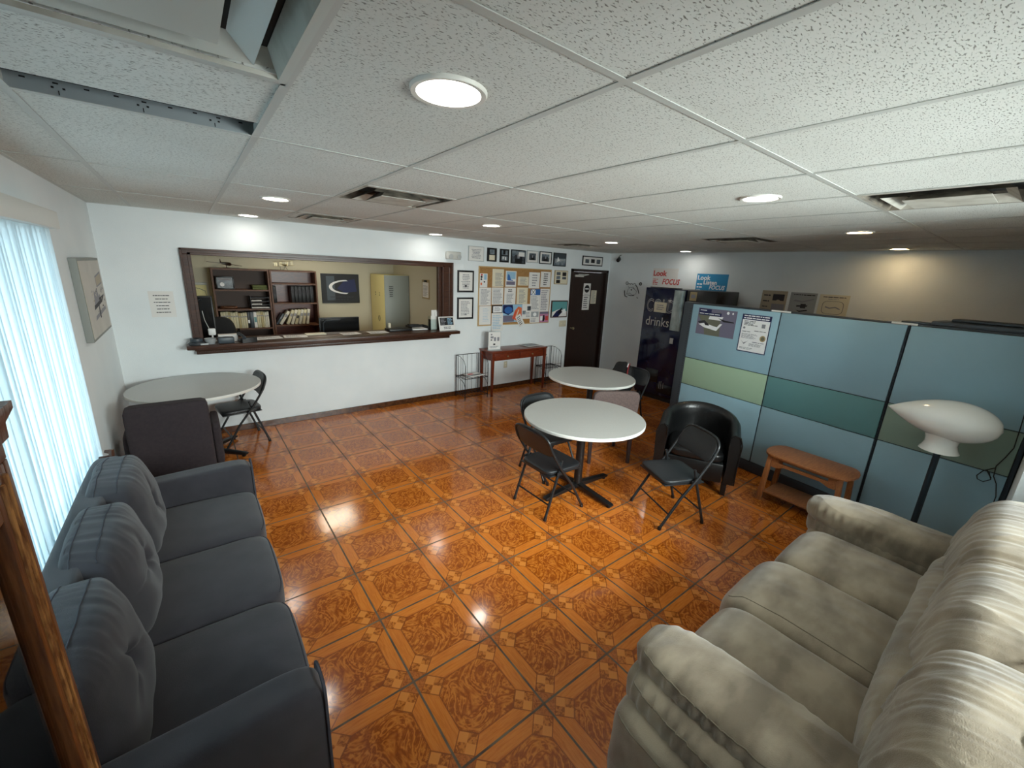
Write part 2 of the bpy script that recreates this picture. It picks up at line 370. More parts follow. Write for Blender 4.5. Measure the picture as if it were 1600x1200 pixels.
def obj(name, bm, mats, parent=None, smooth=True, ang=40, loc=(0, 0, 0), rz=0, label=None):
    o = bpy.data.objects.new(name, mesh(name, bm, mats, smooth, ang)); COL.objects.link(o)
    o.location = loc; o.rotation_euler = (0, 0, rz)
    if parent: o.parent = parent
    if label: o['label'] = label
    return o
from mathutils.bvhtree import BVHTree
def seam(srcs, pts, r, mt, name, parent, lift=0.0006):
    """a thread laid on the surface of one or more meshes (local coordinates shared)"""
    trees = [BVHTree.FromPolygons([v.co.copy() for v in o.data.vertices], [list(p.vertices) for p in o.data.polygons]) for o in (srcs if isinstance(srcs, (list, tuple)) else [srcs])]
    out = []
    for p in pts:
        best = None
        for tr in trees:
            q, n_, i_, d_ = tr.find_nearest(Vector(p))
            if best is None or d_ < best[1]: best = (q + n_ * lift, d_)
        out.append(best[0])
    bm = bmesh.new(); tube(bm, out, r, 6); return obj(name, bm, mt, parent)
def tag(o, label, cat, group=None):
    o['label'] = label; o['category'] = cat
    if group: o['group'] = group
    return o
def thing(name, label, cat, loc=(0, 0, 0), rz=0, group=None):
    o = bpy.data.objects.new(name, None); COL.objects.link(o); o.empty_display_size = 0.1
    o.location = loc; o.rotation_euler = (0, 0, rz); return tag(o, label, cat, group)
def struct(name, bm, mats, smooth=False, parent=None):
    o = obj(name, bm, mats, parent, smooth)
    if not parent: o['kind'] = 'structure'
    return o
def dup(root, loc, rz, label, group=None):
    r = root.copy(); COL.objects.link(r); r.location = loc; r.rotation_euler = (0, 0, rz); r['label'] = label
    if group: r['group'] = group
    for ch in list(root.children):
        c = ch.copy(); COL.objects.link(c); c.parent = r
        for gch in list(ch.children):
            d = gch.copy(); COL.objects.link(d); d.parent = c
    return r
def NB(): return bmesh.new()
def B1(*a, **k):
    bm = NB(); box(bm, *a, **k); return bm
def textobj(parent, s, size, loc, rot, mt, name='lettering', extrude=0.0004, align='LEFT', sx=1.0, shear=0.0, outline=False, offset=0.0, space=1.0):
    cu = bpy.data.curves.new('t', 'FONT'); cu.body = s; cu.size = size; cu.extrude = extrude; cu.align_x = align; cu.shear = shear
    cu.space_character = space; cu.offset = offset; cu.resolution_u = 3
    if outline: cu.fill_mode = 'NONE'; cu.bevel_depth = 0.0042; cu.bevel_resolution = 0
    to = bpy.data.objects.new('t', cu); me = bpy.data.meshes.new_from_object(to); bpy.data.objects.remove(to)
    me.materials.clear(); me.materials.append(MT[mt])
    o = bpy.data.objects.new(name, me); COL.objects.link(o); o.location = loc; o.rotation_euler = rot; o.scale = (sx, 1, 1)
    if parent: o.parent = parent
    return o
RT = -PI / 2      # facing of the right wall items; WF: text that faces local -y
WF = (PI / 2, 0, 0)

# flat prints: rectangles / polygons in unit coordinates laid over a sheet
def sheet(bm, w, h, items, y0=0.0, base='paper', mats=None, t=0.0012, x0=None, z0=None):
    """sheet standing in the local xz plane, front towards -y, centred on x0,z0"""
    if mats is None: mats = []
    def mi(n):
        if n not in mats: mats.append(n)
        return mats.index(n)
    cx = x0 or 0; cz = z0 or 0
    box(bm, cx - w / 2, cx + w / 2, y0 - t, y0, cz - h / 2, cz + h / 2, mi=mi(base))
    k = 0
    for it in items:
        col, pts = it[0], it[1]
        if len(pts) == 4 and not isinstance(pts[0], (tuple, list)):
            a, b, c, d = pts; pts = [(a, c), (b, c), (b, d), (a, d)]
        k += 1; yy = y0 - t - 0.0003 - 0.00002 * k
        bmf = [bm.verts.new((cx + (px - 0.5) * w, yy, cz + (pz - 0.5) * h)) for px, pz in pts]
        f = bm.faces.new(bmf); f.material_index = mi(col); f.normal_update()
        if f.normal.y > 0: f.normal_flip()
    return mats
def lines(n, x0, x1, z0, z1, seed=0, col='ink', centre=False, th=0.45, jag=0.35):
    R = random.Random(seed); out = []; st = (z1 - z0) / n
    for i in range(n):
        zc = z1 - st * (i + 0.5); w = (x1 - x0) * (1 - jag * R.random()); a = x0 + ((x1 - x0 - w) / 2 if centre else 0)
        x = a
        while x < a + w - 0.02:
            ww = min(R.uniform(0.05, 0.18), a + w - x); out.append((col, (x, x + ww, zc - st * th / 2, zc + st * th / 2))); x += ww + 0.02
    return out
def disc(cx, cz, rx, rz, n=16, col='inkd', a0=0, a1=2 * PI):
    return (col, [(cx + rx * math.cos(a0 + (a1 - a0) * i / n), cz + rz * math.sin(a0 + (a1 - a0) * i / n)) for i in range(n + (0 if a1 - a0 > 6.28 else 1))])
def paper(name, label, cat, w, h, items, loc, rz=0, base='paper', group=None, tilt=0, t=0.0012):
    bm = NB(); ms = sheet(bm, w, h, items, base=base, t=t)
    o = obj(name, bm, ms, smooth=False, loc=loc, rz=rz); o.rotation_euler = (0, tilt, rz) if not rz else (0, 0, rz)
    return tag(o, label, cat, group)
def framed(name, label, w, h, fw, fmat, items, loc, rz=0, base='paper', group=None, mount=None, depth=0.018, cat='picture'):
    t = thing(name, label, cat, loc, rz, group)
    bm = NB(); a, b = w / 2, h / 2
    box(bm, -a, a, -depth, 0, b - fw, b, 0.0015); box(bm, -a, a, -depth, 0, -b, -b + fw, 0.0015)
    box(bm, -a, -a + fw, -depth, 0, -b + fw, b - fw, 0.0015); box(bm, a - fw, a, -depth, 0, -b + fw, b - fw, 0.0015)
    obj('frame', bm, fmat, t)
    iw, ih = w - 2 * fw, h - 2 * fw
    bm = NB()
    if mount:
        box(bm, -iw / 2, iw / 2, -depth * 0.5, -0.001, -ih / 2, ih / 2); obj('mount', bm, mount[0], t)
        k = mount[1]; bm = NB(); ms = sheet(bm, iw * k, ih * k, items, y0=-depth * 0.5 - 0.0004, base=base)
    else: ms = sheet(bm, iw, ih, items, y0=-depth * 0.5, base=base, t=depth * 0.4)
    obj('picture', bm, ms, t, smooth=False)
    return t

# ================================================================== THE SETTING
bm = NB(); box(bm, XL - 0.12, XR + 0.12, YF - 0.12, OY + 0.12, -0.06, 0.0); struct('floor', bm, 'floor')
TH = 0.12
bm = NB(); wy0, wy1, wz0, wz1 = 1.0, 3.67, 0.56, 2.10      # left window opening
box(bm, XL - TH, XL, YF - TH, wy0, 0, 2.56); box(bm, XL - TH, XL, wy1, YW + TH, 0, 2.56)
box(bm, XL - TH, XL, wy0, wy1, 0, wz0); box(bm, XL - TH, XL, wy0, wy1, wz1, 2.56)
struct('wall_left', bm, 'wall')
bm = NB(); ox0, ox1, oz0, oz1 = 0.03, 3.02, 1.03, 2.03          # counter opening
dx0, dx1, dz = 5.72, 6.66, 2.05                                # door opening
y0, y1 = YW, YW + TH
box(bm, XL - TH, ox0, y0, y1, 0, 2.56); box(bm, ox0, ox1, y0, y1, 0, oz0); box(bm, ox0, ox1, y0, y1, oz1, 2.56)
box(bm, ox1, dx0, y0, y1, 0, 2.56); box(bm, dx0, dx1, y0, y1, dz, 2.56); box(bm, dx1, XR + TH, y0, y1, 0, 2.56)
struct('wall_back', bm, 'wall')
struct('wall_right', B1(XR, XR + TH, YF - TH, YW, 0, 2.56), 'wall')
bm = NB(); fx0, fx1, fz0, fz1 = 0.95, 3.5, 1.0, 2.2
box(bm, XL, fx0, YF - TH, YF, 0, 2.56); box(bm, fx1, XR, YF - TH, YF, 0, 2.56)
box(bm, fx0, fx1, YF - TH, YF, 0, fz0); box(bm, fx0, fx1, YF - TH, YF, fz1, 2.56)
box(bm, 3.62, 4.60, YF, -0.115, 0, 2.56)
struct('wall_front', bm, 'wall')
# office shell
struct('wall_office_left', B1(-0.16, -0.04, YW + TH, OY, 0, 2.56), 'cream')
struct('wall_office_right', B1(OX, OX + 0.1, YW + TH, OY, 0, 2.56), 'cream')
struct('wall_office_rear', B1(-0.16, OX + 0.1, OY, OY + 0.1, 0, 2.56), 'cream')
# dark room behind the door
struct('wall_hall', B1(5.2, XR + TH, 6.6, 6.7, 0, 2.56), 'wall')

# ceiling: every tile a slab lying in the grid; some cells hold diffusers, one tile has slipped
GX0, GY0 = 0.2674, 3.1765
VC = [(1, 3.1765 - 0.61, 'c'), (1, 4.3965, 'c'), (4, 0.7365 - 0.61, 'c'), (8, 1.9565 + 0.05, 'c'), (7, 4.45, 'c')]
vents = [(GX0 + 0.61 * 1 + 0.305, 2.8715), (GX0 + 0.61 * 1 + 0.305, 4.7015), (GX0 + 0.61 * 4 + 0.305, 0.4315),
         (GX0 + 0.61 * 8 - 0.305, 2.2615), (GX0 + 0.61 * 7 + 0.305, 4.7015), (GX0 - 0.305, 1.0415)]
gxs = [GX0 + 0.61 * i for i in range(-2, 12)]
gys = [GY0 + 1.22 * j for j in range(-4, 5)]
bm = NB(); bg_ = NB(); TB = 0.012; TZ = 0.0018
def tile(x0, x1, y0, y1, dzz=0.0):
    x0, x1 = max(x0, XL), min(x1, XR); 
    if x1 - x0 < 0.02 or y1 - y0 < 0.02: return
    box(bm, x0 + 0.003, x1 - 0.003, y0 + 0.003, y1 - 0.003, CE + TZ + dzz, CE + TZ + dzz + 0.016)
RR = random.Random(3)
for i in range(len(gxs) - 1):
    for j in range(len(gys) - 1):
        x0, x1, y0, y1 = gxs[i], gxs[i + 1], gys[j], gys[j + 1]
        if y0 > 8.1 or y1 < YF - .2: continue
        y0 = max(y0, YF); 
        if y0 < YW < y1: tile(x0, x1, y0, YW); y0 = YW + TH
        cx = (x0 + x1) / 2
        segs = [(y0, y1)]
        for vx, vy in vents:
            if abs(vx - cx) < 0.05 and y0 - 0.01 < vy < y1 + 0.01:
                segs = [(y0, vy - 0.305), (vy + 0.305, y1)]
                box(bg_, x0, x1, vy - 0.317, vy - 0.293, CE - 0.0005, CE + 0.0015); box(bg_, x0, x1, vy + 0.293, vy + 0.317, CE - 0.0005, CE + 0.0015)
        for a, b in segs:
            if abs(cx - (GX0 - 0.305)) < 0.05 and abs(a - 1.3465) < 0.02: tile(x0, x1, 1.315, 1.80, 0.006)      # slipped tile leaves a gap
            else: tile(x0, x1, a, b, RR.uniform(0, 0.0012))
ceil = struct('ceiling', bm, 'ceiling')
for x in gxs:
    if XL < x < XR: box(bg_, x - TB, x + TB, YF, YW, CE - 0.0005, CE + 0.0015); box(bg_, x - 0.002, x + 0.002, YF, YW, CE + 0.003, CE + 0.04)
for y in gys:
    if YF < y < YW: box(bg_, XL, XR, y - TB * .85, y + TB * .85, CE - 0.0007, CE + 0.0015)
box(bg_, XL, XR, YW - 0.02, YW, CE - 0.001, CE + 0.003); box(bg_, XL, XL + 0.02, YF, YW, CE - 0.001, CE + 0.003)
box(bg_, XR - 0.02, XR, YF, YW, CE - 0.001, CE + 0.003)
struct('trim_1', bg_, 'grid')
# exposed runner web in the gap, and the plenum deck above
bw = NB(); box(bw, GX0 - 0.61, GX0, 1.953, 1.956, CE + 0.003, CE + 0.045, mi=0)
for k in range(9):
    cx = GX0 - 0.61 + 0.04 + k * 0.066
    box(bw, cx - 0.006, cx + 0.006, 1.9515, 1.953, CE + 0.034, CE + 0.038, mi=1)
for k in range(3):
    cx = GX0 - 0.5 + k * 0.19
    for dx in (-0.012, 0.012): box(bw, cx + dx - 0.003, cx + dx + 0.003, 1.9515, 1.953, CE + 0.022, CE + 0.027, mi=1)
    box(bw, cx - 0.001, cx + 0.001, 1.9515, 1.953, CE + 0.006, CE + 0.018, mi=1)
struct('trim_2', bw, ['webmetal', 'black'])
struct('ceiling_deck', B1(XL - TH, XR + TH, YF - TH, OY + 0.1, 2.56, 2.60), 'plenum')

# baseboards
bm = NB(); box(bm, XL, 5.66, YW - 0.014, YW, 0, 0.075, 0.003); struct('baseboard_back', bm, 'base')
bm = NB(); box(bm, XR - 0.014, XR, YF, YW - 0.0, 0, 0.075, 0.003); struct('baseboard_right', bm, 'base')
bm = NB(); box(bm, XL, XL + 0.014, YF, YW - 0.014, 0, 0.075, 0.003); struct('baseboard_left', bm, 'base')

# counter opening casing
bm = NB()
def casing(bm, a0, a1, b0, b1):
    box(bm, a0, a1, YW - 0.022, YW, b0, b1, 0.004)
F0, F1, FZ = -0.025, 3.158, 2.068
casing(bm, F0, F1, 2.012, FZ); casing(bm, F0, 0.045, 1.08, 2.012); casing(bm, 3.005, F1 - 0.06, 1.08, 2.012); casing(bm, F1 - 0.06, F1, 1.08, 2.012)
box(bm, F0 - 0.006, F1 + 0.006, YW - 0.034, YW, FZ - 0.014, FZ + 0.004, 0.003)
box(bm, F0 - 0.006, F0 + 0.014, YW - 0.034, YW, 1.08, FZ, 0.003); box(bm, F1 - 0.014, F1 + 0.006, YW - 0.034, YW, 1.08, FZ, 0.003)
box(bm, 0.03, 0.06, YW - 0.026, YW + TH + 0.01, 1.08, 2.03, 0.003); box(bm, 2.99, 3.02, YW - 0.026, YW + TH + 0.01, 1.08, 2.03, 0.003)
box(bm, 0.03, 3.02, YW - 0.026, YW + TH + 0.01, 2.005, 2.03, 0.003)
box(bm, 2.95, 2.99, YW + 0.03, YW + 0.10, 1.08, 2.01, 0.003)
struct('trim_3', bm, 'dwood')
# door
bm = NB()
box(bm, 5.665, 5.725, YW - 0.018, YW + TH, 0, 2.09, 0.004); box(bm, 6.655, 6.715, YW - 0.018, YW + TH, 0, 2.09, 0.004); box(bm, 5.665, 6.715, YW - 0.018, YW + TH, 2.04, 2.09, 0.004)
struct('trim_4', bm, 'doorwood')
d_ = struct('door_1', B1(5.727, 6.653, YW + 0.03, YW + 0.07, 0.012, 2.038, 0.003), 'doorwood')
bm = NB(); tube(bm, [(5.80, YW + 0.03, 0.98), (5.80, YW - 0.03, 0.98)], 0.012); tube(bm, [(5.80, YW - 0.03, 0.98), (5.80, YW - 0.055, 0.98)], [0.026, 0.022], 14)
obj('door_handle', bm, 'brass', d_)
bm = NB(); box(bm, 5.80, 6.02, YW - 0.005, YW + 0.03, 1.945, 1.985, 0.004); box(bm, 5.86, 6.14, YW - 0.02, YW - 0.01, 1.99, 2.0); tube(bm, [(5.98, YW, 1.965), (6.12, YW - 0.02, 1.995)], 0.008)
obj('door_closer', bm, 'dirtywhite', d_)

# windows
bm = NB(); box(bm, XL - 0.09, XL - 0.05, wy0, wy1, wz0, wz0 + 0.05); box(bm, XL - 0.09, XL - 0.05, wy0, wy1, wz1 - 0.05, wz1)
for y in (wy0, (wy0 + wy1) / 2 - 0.025, wy1 - 0.05): box(bm, XL - 0.09, XL - 0.05, y, y + 0.05, wz0 + 0.05, wz1 - 0.05)
w1 = struct('window_1', bm, 'wframe'); obj('window_pane', B1(XL - 0.072, XL - 0.068, wy0 + 0.05, wy1 - 0.05, wz0 + 0.05, wz1 - 0.05), 'glass', w1, smooth=False)
bm = NB(); box(bm, fx0, fx1, YF - 0.09, YF - 0.05, fz0, fz0 + 0.05); box(bm, fx0, fx1, YF - 0.09, YF - 0.05, fz1 - 0.05, fz1)
for x in (fx0, (fx0 + fx1) / 2 - 0.025, fx1 - 0.05): box(bm, x, x + 0.05, YF - 0.09, YF - 0.05, fz0 + 0.05, fz1 - 0.05)
w2 = struct('window_2', bm, 'wframe'); obj('window_pane', B1(fx0 + 0.05, fx1 - 0.05, YF - 0.072, YF - 0.068, fz0 + 0.05, fz1 - 0.05), 'glass', w2, smooth=False)

# vertical blind
vb = thing('vertical_blind', 'white vertical blind glowing with daylight in the left wall window', 'blind', (XL, 0, 0))
bm = NB(); box(bm, 0.005, 0.085, 0.97, 3.70, 2.105, 2.205, 0.008); obj('valance', bm, 'lamedge', vb)
k = 0; y = 1.01
while y < 3.62:
    a = 0.26 + 0.13 * math.sin(k * 1.7); w = 0.089
    bm = NB(); n = 5; c, s = math.cos(a), math.sin(a)
    A = []
    for t in range(n + 1):
        q = (t / n - 0.5) * w; bow = 0.003 * (1 - (2 * t / n - 1) ** 2)
        A.append((0.034 + q * s + bow * c, y + q * c - bow * s))
    vs0 = [bm.verts.new((ax, ay, 0.42)) for ax, ay in A]; vs1 = [bm.verts.new((ax, ay, 2.11)) for ax, ay in A]
    for t in range(n): bm.faces.new((vs0[t], vs0[t + 1], vs1[t + 1], vs1[t]))
    obj('vane', bm, 'blind', vb, ang=80); y += 0.070; k += 1

# ceiling lights
def downlight(x, y, label):
    t = thing('ceiling_light', label, 'ceiling light', (x, y, CE), 0, 'round recessed lights in the ceiling')
    bm = NB(); lathe(bm, [(0.1, 0.0045), (0.1, -0.003), (0.097, -0.007), (0.084, -0.006), (0.080, 0.0005), (0.080, 0.0045)], 40); obj('trim_ring', bm, 'trimw', t)
    bm = NB(); lathe(bm, [(0.0, -0.001), (0.05, -0.001), (0.080, 0.0005)], 32); obj('lens', bm, 'led', t)
    return t
L0 = downlight(0.60, 1.085, 'round recessed light nearest the camera, largest in view')
for x, y, l in [(0.59, 3.67, 'round recessed light above the counter opening left end, farther from the wall'),
                (0.58, 5.27, 'round recessed light next to the back wall, above the counter opening left part'),
                (2.51, 1.10, 'round recessed light left of the large dusty vent at the right edge'),
                (2.50, 3.64, 'round recessed light over the room middle, straight in front of the corkboard'),
                (2.72, 5.27, 'round recessed light next to the back wall over the right end of the counter opening'),
                (4.46, 1.12, 'round recessed light in the ceiling above the blue partition, second from right'),
                (4.60, 3.83, 'small round recessed light between the vents near the dark door'),
                (6.42, 1.21, 'round recessed light by the far wall right of the posters, rightmost in view'),
                (6.40, 3.80, 'round recessed light by the far wall above the vending machine')]:
    q = dup(L0, (x, y, CE), 0, l)
    if x > 4 and y < 2:      # the two warm white lamps on the right
        for c in q.children:
            if c.name.startswith('lens'): c.data = c.data.copy(); c.data.materials[0] = MT['ledwarm']
# unseen light panel added to brighten the office
t = thing('added_office_light', 'added unseen ceiling light panel inside the office behind the counter', 'ceiling light', (1.6, 6.9, CE))
obj('housing', B1(-0.3, 0.3, -0.3, 0.3, -0.012, 0.002, 0.003), 'trimw', t)
MT['officeled'] = mat('added_office_lens', (255, 244, 220), 0.4, emit=7.0)
obj('lens', B1(-0.27, 0.27, -0.27, 0.27, -0.0155, -0.0125), 'officeled', t)

# vents
def vent(x, y, label, dirt=True):
    t = thing('ceiling_vent', label, 'ceiling vent', (x, y, CE), 0, 'square louvred vents in the ceiling')
    def ring(bm, r0, z0, r1, z1, mi=0, th=0.002):
        for a, b, c, d in (((-1, -1), (1, -1), (1, -1), (-1, -1)),): pass
        cs = [(-1, -1), (1, -1), (1, 1), (-1, 1)]
        for i in range(4):
            p, q = cs[i], cs[(i + 1) % 4]
            lo = [bm.verts.new((p[0] * r0, p[1] * r0, z0)), bm.verts.new((q[0] * r0, q[1] * r0, z0)), bm.verts.new((q[0] * r1, q[1] * r1, z1)), bm.verts.new((p[0] * r1, p[1] * r1, z1))]
            f = bm.faces.new(lo); f.material_index = mi
    bm = NB(); ring(bm, 0.304, -0.001, 0.284, -0.002); ring(bm, 0.284, -0.002, 0.262, 0.055, 1)
    obj('frame', bm, ['vent', 'ventdirt'] if dirt else ['ventclean', 'vent'], t, smooth=False)
    m1 = 'vent' if dirt else 'ventclean'; k_ = 1.0 if dirt else 0.6
    bm = NB(); ring(bm, 0.222, -0.009 * k_, 0.170, 0.028); ring(bm, 0.2235, -0.009 * k_, 0.1715, 0.0295, 1)
    obj('louvre', bm, [m1, 'ventdirt' if dirt else m1], t, smooth=False)
    bm = NB(); box(bm, -0.150, 0.150, -0.150, 0.150, -0.019 * k_, -0.016 * k_); ring(bm, 0.1505, -0.0165 * k_, 0.10, 0.026, 1)
    obj('centre_plate', bm, [m1, 'ventdirt' if dirt else m1], t, smooth=False)
    bm = NB(); box(bm, -0.26, 0.26, -0.26, 0.26, 0.056, 0.06); obj('throat', bm, 'plenum', t, smooth=False)
    return t
vl = ['square louvred ceiling vent between the near and middle lights, in front of the counter opening', 'smaller-looking square vent by the back wall above the counter opening',
      'large dusty square vent at the right edge of the ceiling', 'dusty square vent above the posters and partition', 'thin-looking dusty square vent above the framed photographs by the dark door',
      'big pale square vent in the top left corner, nearest the camera']
for i, (x, y) in enumerate(vents): vent(x, y, vl[i], dirt=(i != 5))

# ================================================================== COUNTER LEDGE AND OFFICE
t = thing('counter_ledge', 'long dark wooden ledge along the foot of the counter opening', 'counter', (0, YW, 1.08))
bm = NB(); box(bm, -0.095, 3.20, -0.19, -0.0235, -0.045, 0, 0.008, seg=3); box(bm, 0.062, 2.985, -0.03, 0.33, -0.045, -0.0, 0.004); obj('top', bm, 'dwood', t)
bm = NB(); box(bm, -0.03, 3.09, -0.10, -0.0, -0.075, -0.046, 0.006); box(bm, -0.02, 3.08, -0.08, 0, -0.115, -0.076, 0.008)
for i in range(150): box(bm, -0.01 + i * 0.0206, 0.001 + i * 0.0206, -0.088, -0.08, -0.103, -0.085)
obj('carved_moulding', bm, 'dwood', t)
ZL = 1.0805
def lay(name, label, cat, w, d, x, y, rz, items=(), base='paper', group=None, h=0.0015, z=ZL):
    bm = NB(); ms = sheet(bm, w, d, list(items), base=base, t=h)
    bmesh.ops.rotate(bm, verts=bm.verts, cent=(0, 0, 0), matrix=Matrix.Rotation(-PI / 2, 3, 'X'))
    o = obj(name, bm, ms, smooth=False, loc=(x, y, z), rz=rz); return tag(o, label, cat, group)
lay('paper_sheet', 'white sheet lying on the counter in front of the left bookcase', 'paper', 0.28, 0.2, 0.69, YW + 0.10, 0.1, lines(5, .1, .9, .2, .9, 1))
lay('paper_sheet', 'white sheet lying on the counter in front of the leaning books', 'paper', 0.26, 0.2, 0.99, YW + 0.12, -0.06, lines(5, .1, .9, .2, .9, 2))
lay('paper_sheet', 'white sheet lying on the counter in front of the middle monitor', 'paper', 0.24, 0.19, 1.66, YW + 0.11, 0.05, lines(5, .1, .9, .2, .9, 3))
lay('paper_sheet', 'printed sheet lying flat on the counter below the tall office cabinet', 'paper', 0.26, 0.2, 2.03, YW + 0.10, 0.0, lines(6, .1, .9, .1, .9, 4))
lay('notepad', 'cream pad lying at the back of the counter beside the leaning books', 'notepad', 0.24, 0.12, 1.24, YW + 0.20, 0.03, base='paperc', h=0.012)
# items at the left end of the ledge
def small(name, label, cat, bm, mats, x, y, z=ZL, rz=0, group=None, ang=40):
    o = obj(name, bm, mats, loc=(x, y, z), rz=rz, ang=ang); return tag(o, label, cat, group)
t = thing('tape_dispenser', 'dark metal tape dispenser at the left tip of the counter ledge', 'tape dispenser', (-0.005, YW - 0.11, ZL))
bm = NB(); lathe(bm, [(0, 0), (0.07, 0), (0.075, 0.015), (0.06, 0.03), (0.0, 0.032)], 24); obj('base', bm, 'pframe', t)
bm = NB(); lathe(bm, [(0.028, 0.034), (0.055, 0.034), (0.058, 0.05), (0.055, 0.066), (0.028, 0.066)], 24, c=(0, 0, 0)); obj('roll', bm, 'slab', t)
bm = NB(); box(bm, 0.03, 0.10, -0.07, -0.045, 0.002, 0.02, 0.004); obj('cutter', bm, 'wframe', t)
def bowl(r, h):
    bm = NB(); lathe(bm, [(0, 0), (r * .7, 0), (r, h), (r * .96, h), (r * .66, 0.006), (0, 0.006)], 24); return bm
small('bowl', 'small grey bowl at the left end of the counter, beside the dispenser', 'bowl', bowl(0.055, 0.06), 'cardgrey', 0.115, YW - 0.10)
small('business_card_box', 'grey metal card box on the counter with a hole in its front', 'box', B1(-0.075, 0.075, -0.04, 0.04, 0, 0.065, 0.008), ['slab'], 0.255, YW - 0.09, rz=0.1)
small('stacked_cards', 'stack of white cards behind the grey card box on the counter', 'paper stack', B1(-0.09, 0.09, -0.05, 0.05, 0, 0.075, 0.002), 'paper', 0.285, YW + 0.045)
t = thing('desk_phone', 'black desk phone on the left part of the counter', 'telephone', (0.46, YW - 0.085, ZL), 0.2)
bm = NB(); prism(bm, [(-0.08, 0), (0.09, 0), (0.09, 0.02), (-0.07, 0.06), (-0.08, 0.055)], -0.075, 0.075, axis='x', bev=0.004); obj('base', bm, 'black', t)
bm = NB(); tube(bm, [(-0.055, -0.09, 0.055), (-0.055, -0.06, 0.075), (-0.055, 0.06, 0.085), (-0.055, 0.09, 0.08)], [0.022, 0.014, 0.014, 0.022], 10); obj('handset', bm, 'slab', t)
t = thing('webcam', 'small white webcam on a thin arm at the left edge of the counter opening', 'webcam', (0.145, YW + 0.06, ZL))
bm = NB(); lathe(bm, [(0, 0), (0.05, 0), (0.045, 0.012), (0.012, 0.02), (0.008, 0.07), (0, 0.07)], 20); obj('stand', bm, 'plaswhite', t)
bm = NB(); box(bm, -0.035, 0.035, -0.02, 0.02, 0.07, 0.145, 0.012, seg=3); obj('camera_body', bm, 'plaswhite', t)
bm = NB(); tube(bm, [(-0.02, 0, 0.14), (-0.05, 0, 0.24), (-0.06, -0.005, 0.34)], 0.003, 6); obj('cord', bm, 'dirtywhite', t)
# right end of the ledge
t = thing('counter_sign', 'white card sign with a black photo leaning at the right end of the ledge', 'sign', (3.04, YW - 0.085, ZL), 0)
bm = NB(); ms = sheet(bm, 0.27, 0.21, [('black_ink', (.08, .92, .38, .93))] + lines(5, .14, .45, .42, .9, 5, 'ink') + lines(5, .55, .88, .42, .9, 6, 'cyan') + lines(2, .25, .75, .08, .3, 7, 'inkd', True), z0=0.105)
bmesh.ops.rotate(bm, verts=bm.verts, cent=(0, 0, 0), matrix=Matrix.Rotation(-0.25, 3, 'X')); obj('card', bm, ms, t, smooth=False)
bm = NB(); quad(bm, [(-0.04, 0.012, 0), (0.04, 0.012, 0), (0.03, 0.045, 0.15), (-0.03, 0.045, 0.15)]); quad(bm, [(-0.04, 0.07, 0.0), (0.04, 0.07, 0.0), (0.03, 0.047, 0.15), (-0.03, 0.047, 0.15)]); obj('strut', bm, 'paper', t)
t = thing('brochure_holder', 'clear brochure holder with white leaflets behind the counter sign', 'brochure holder', (2.925, YW + 0.08, ZL))
bm = NB(); box(bm, -0.11, 0.07, -0.045, -0.04, 0, 0.16); box(bm, -0.11, 0.07, 0.04, 0.045, 0, 0.20); box(bm, -0.11, -0.105, -0.04, 0.04, 0, 0.16); box(bm, 0.065, 0.07, -0.04, 0.04, 0, 0.16); obj('holder', bm, 'jar', t, smooth=False)
for q, (a, b, c, dd, h) in enumerate([(-0.09, 0.0, -0.02, -0.01, 0.21), (-0.01, 0.06, 0.01, 0.02, 0.27), (-0.06, 0.05, 0.024, 0.032, 0.29)]): obj('leaflet', B1(a, b, c, dd, 0.004, h), ['paper'], t, smooth=False)
small('document_binder', 'thick black binder lying on the right part of the counter', 'binder', B1(-0.17, 0.17, -0.10, 0.10, 0, 0.035, 0.006), 'black', 2.36, YW + 0.16)
t = thing('letter_tray', 'low black letter tray on the counter between binder and sign', 'tray', (2.665, YW + 0.17, ZL))
bm = NB(); box(bm, -0.14, 0.14, -0.11, 0.11, 0.0, 0.006); box(bm, -0.14, 0.14, 0.105, 0.11, 0.006, 0.06); box(bm, -0.14, -0.135, -0.11, 0.105, 0.006, 0.06); box(bm, 0.135, 0.14, -0.11, 0.105, 0.006, 0.06); box(bm, -0.13, 0.05, -0.03, 0.08, 0.06, 0.075, 0.004, M=Matrix.Rotation(0.05, 4, 'Y')); obj('tray', bm, 'black', t, smooth=False)
bm = NB(); box(bm, -0.12, 0.12, -0.10, 0.10, 0.007, 0.02); obj('papers', bm, 'paper', t, smooth=False)
bm = NB(); lathe(bm, [(0, 0), (0.022, 0), (0.022, 0.085), (0.012, 0.095), (0, 0.097)], 16); small('glue_bottle', 'small white bottle standing at the back of the counter', 'bottle', bm, 'paperc', 2.28, YW + 0.295)

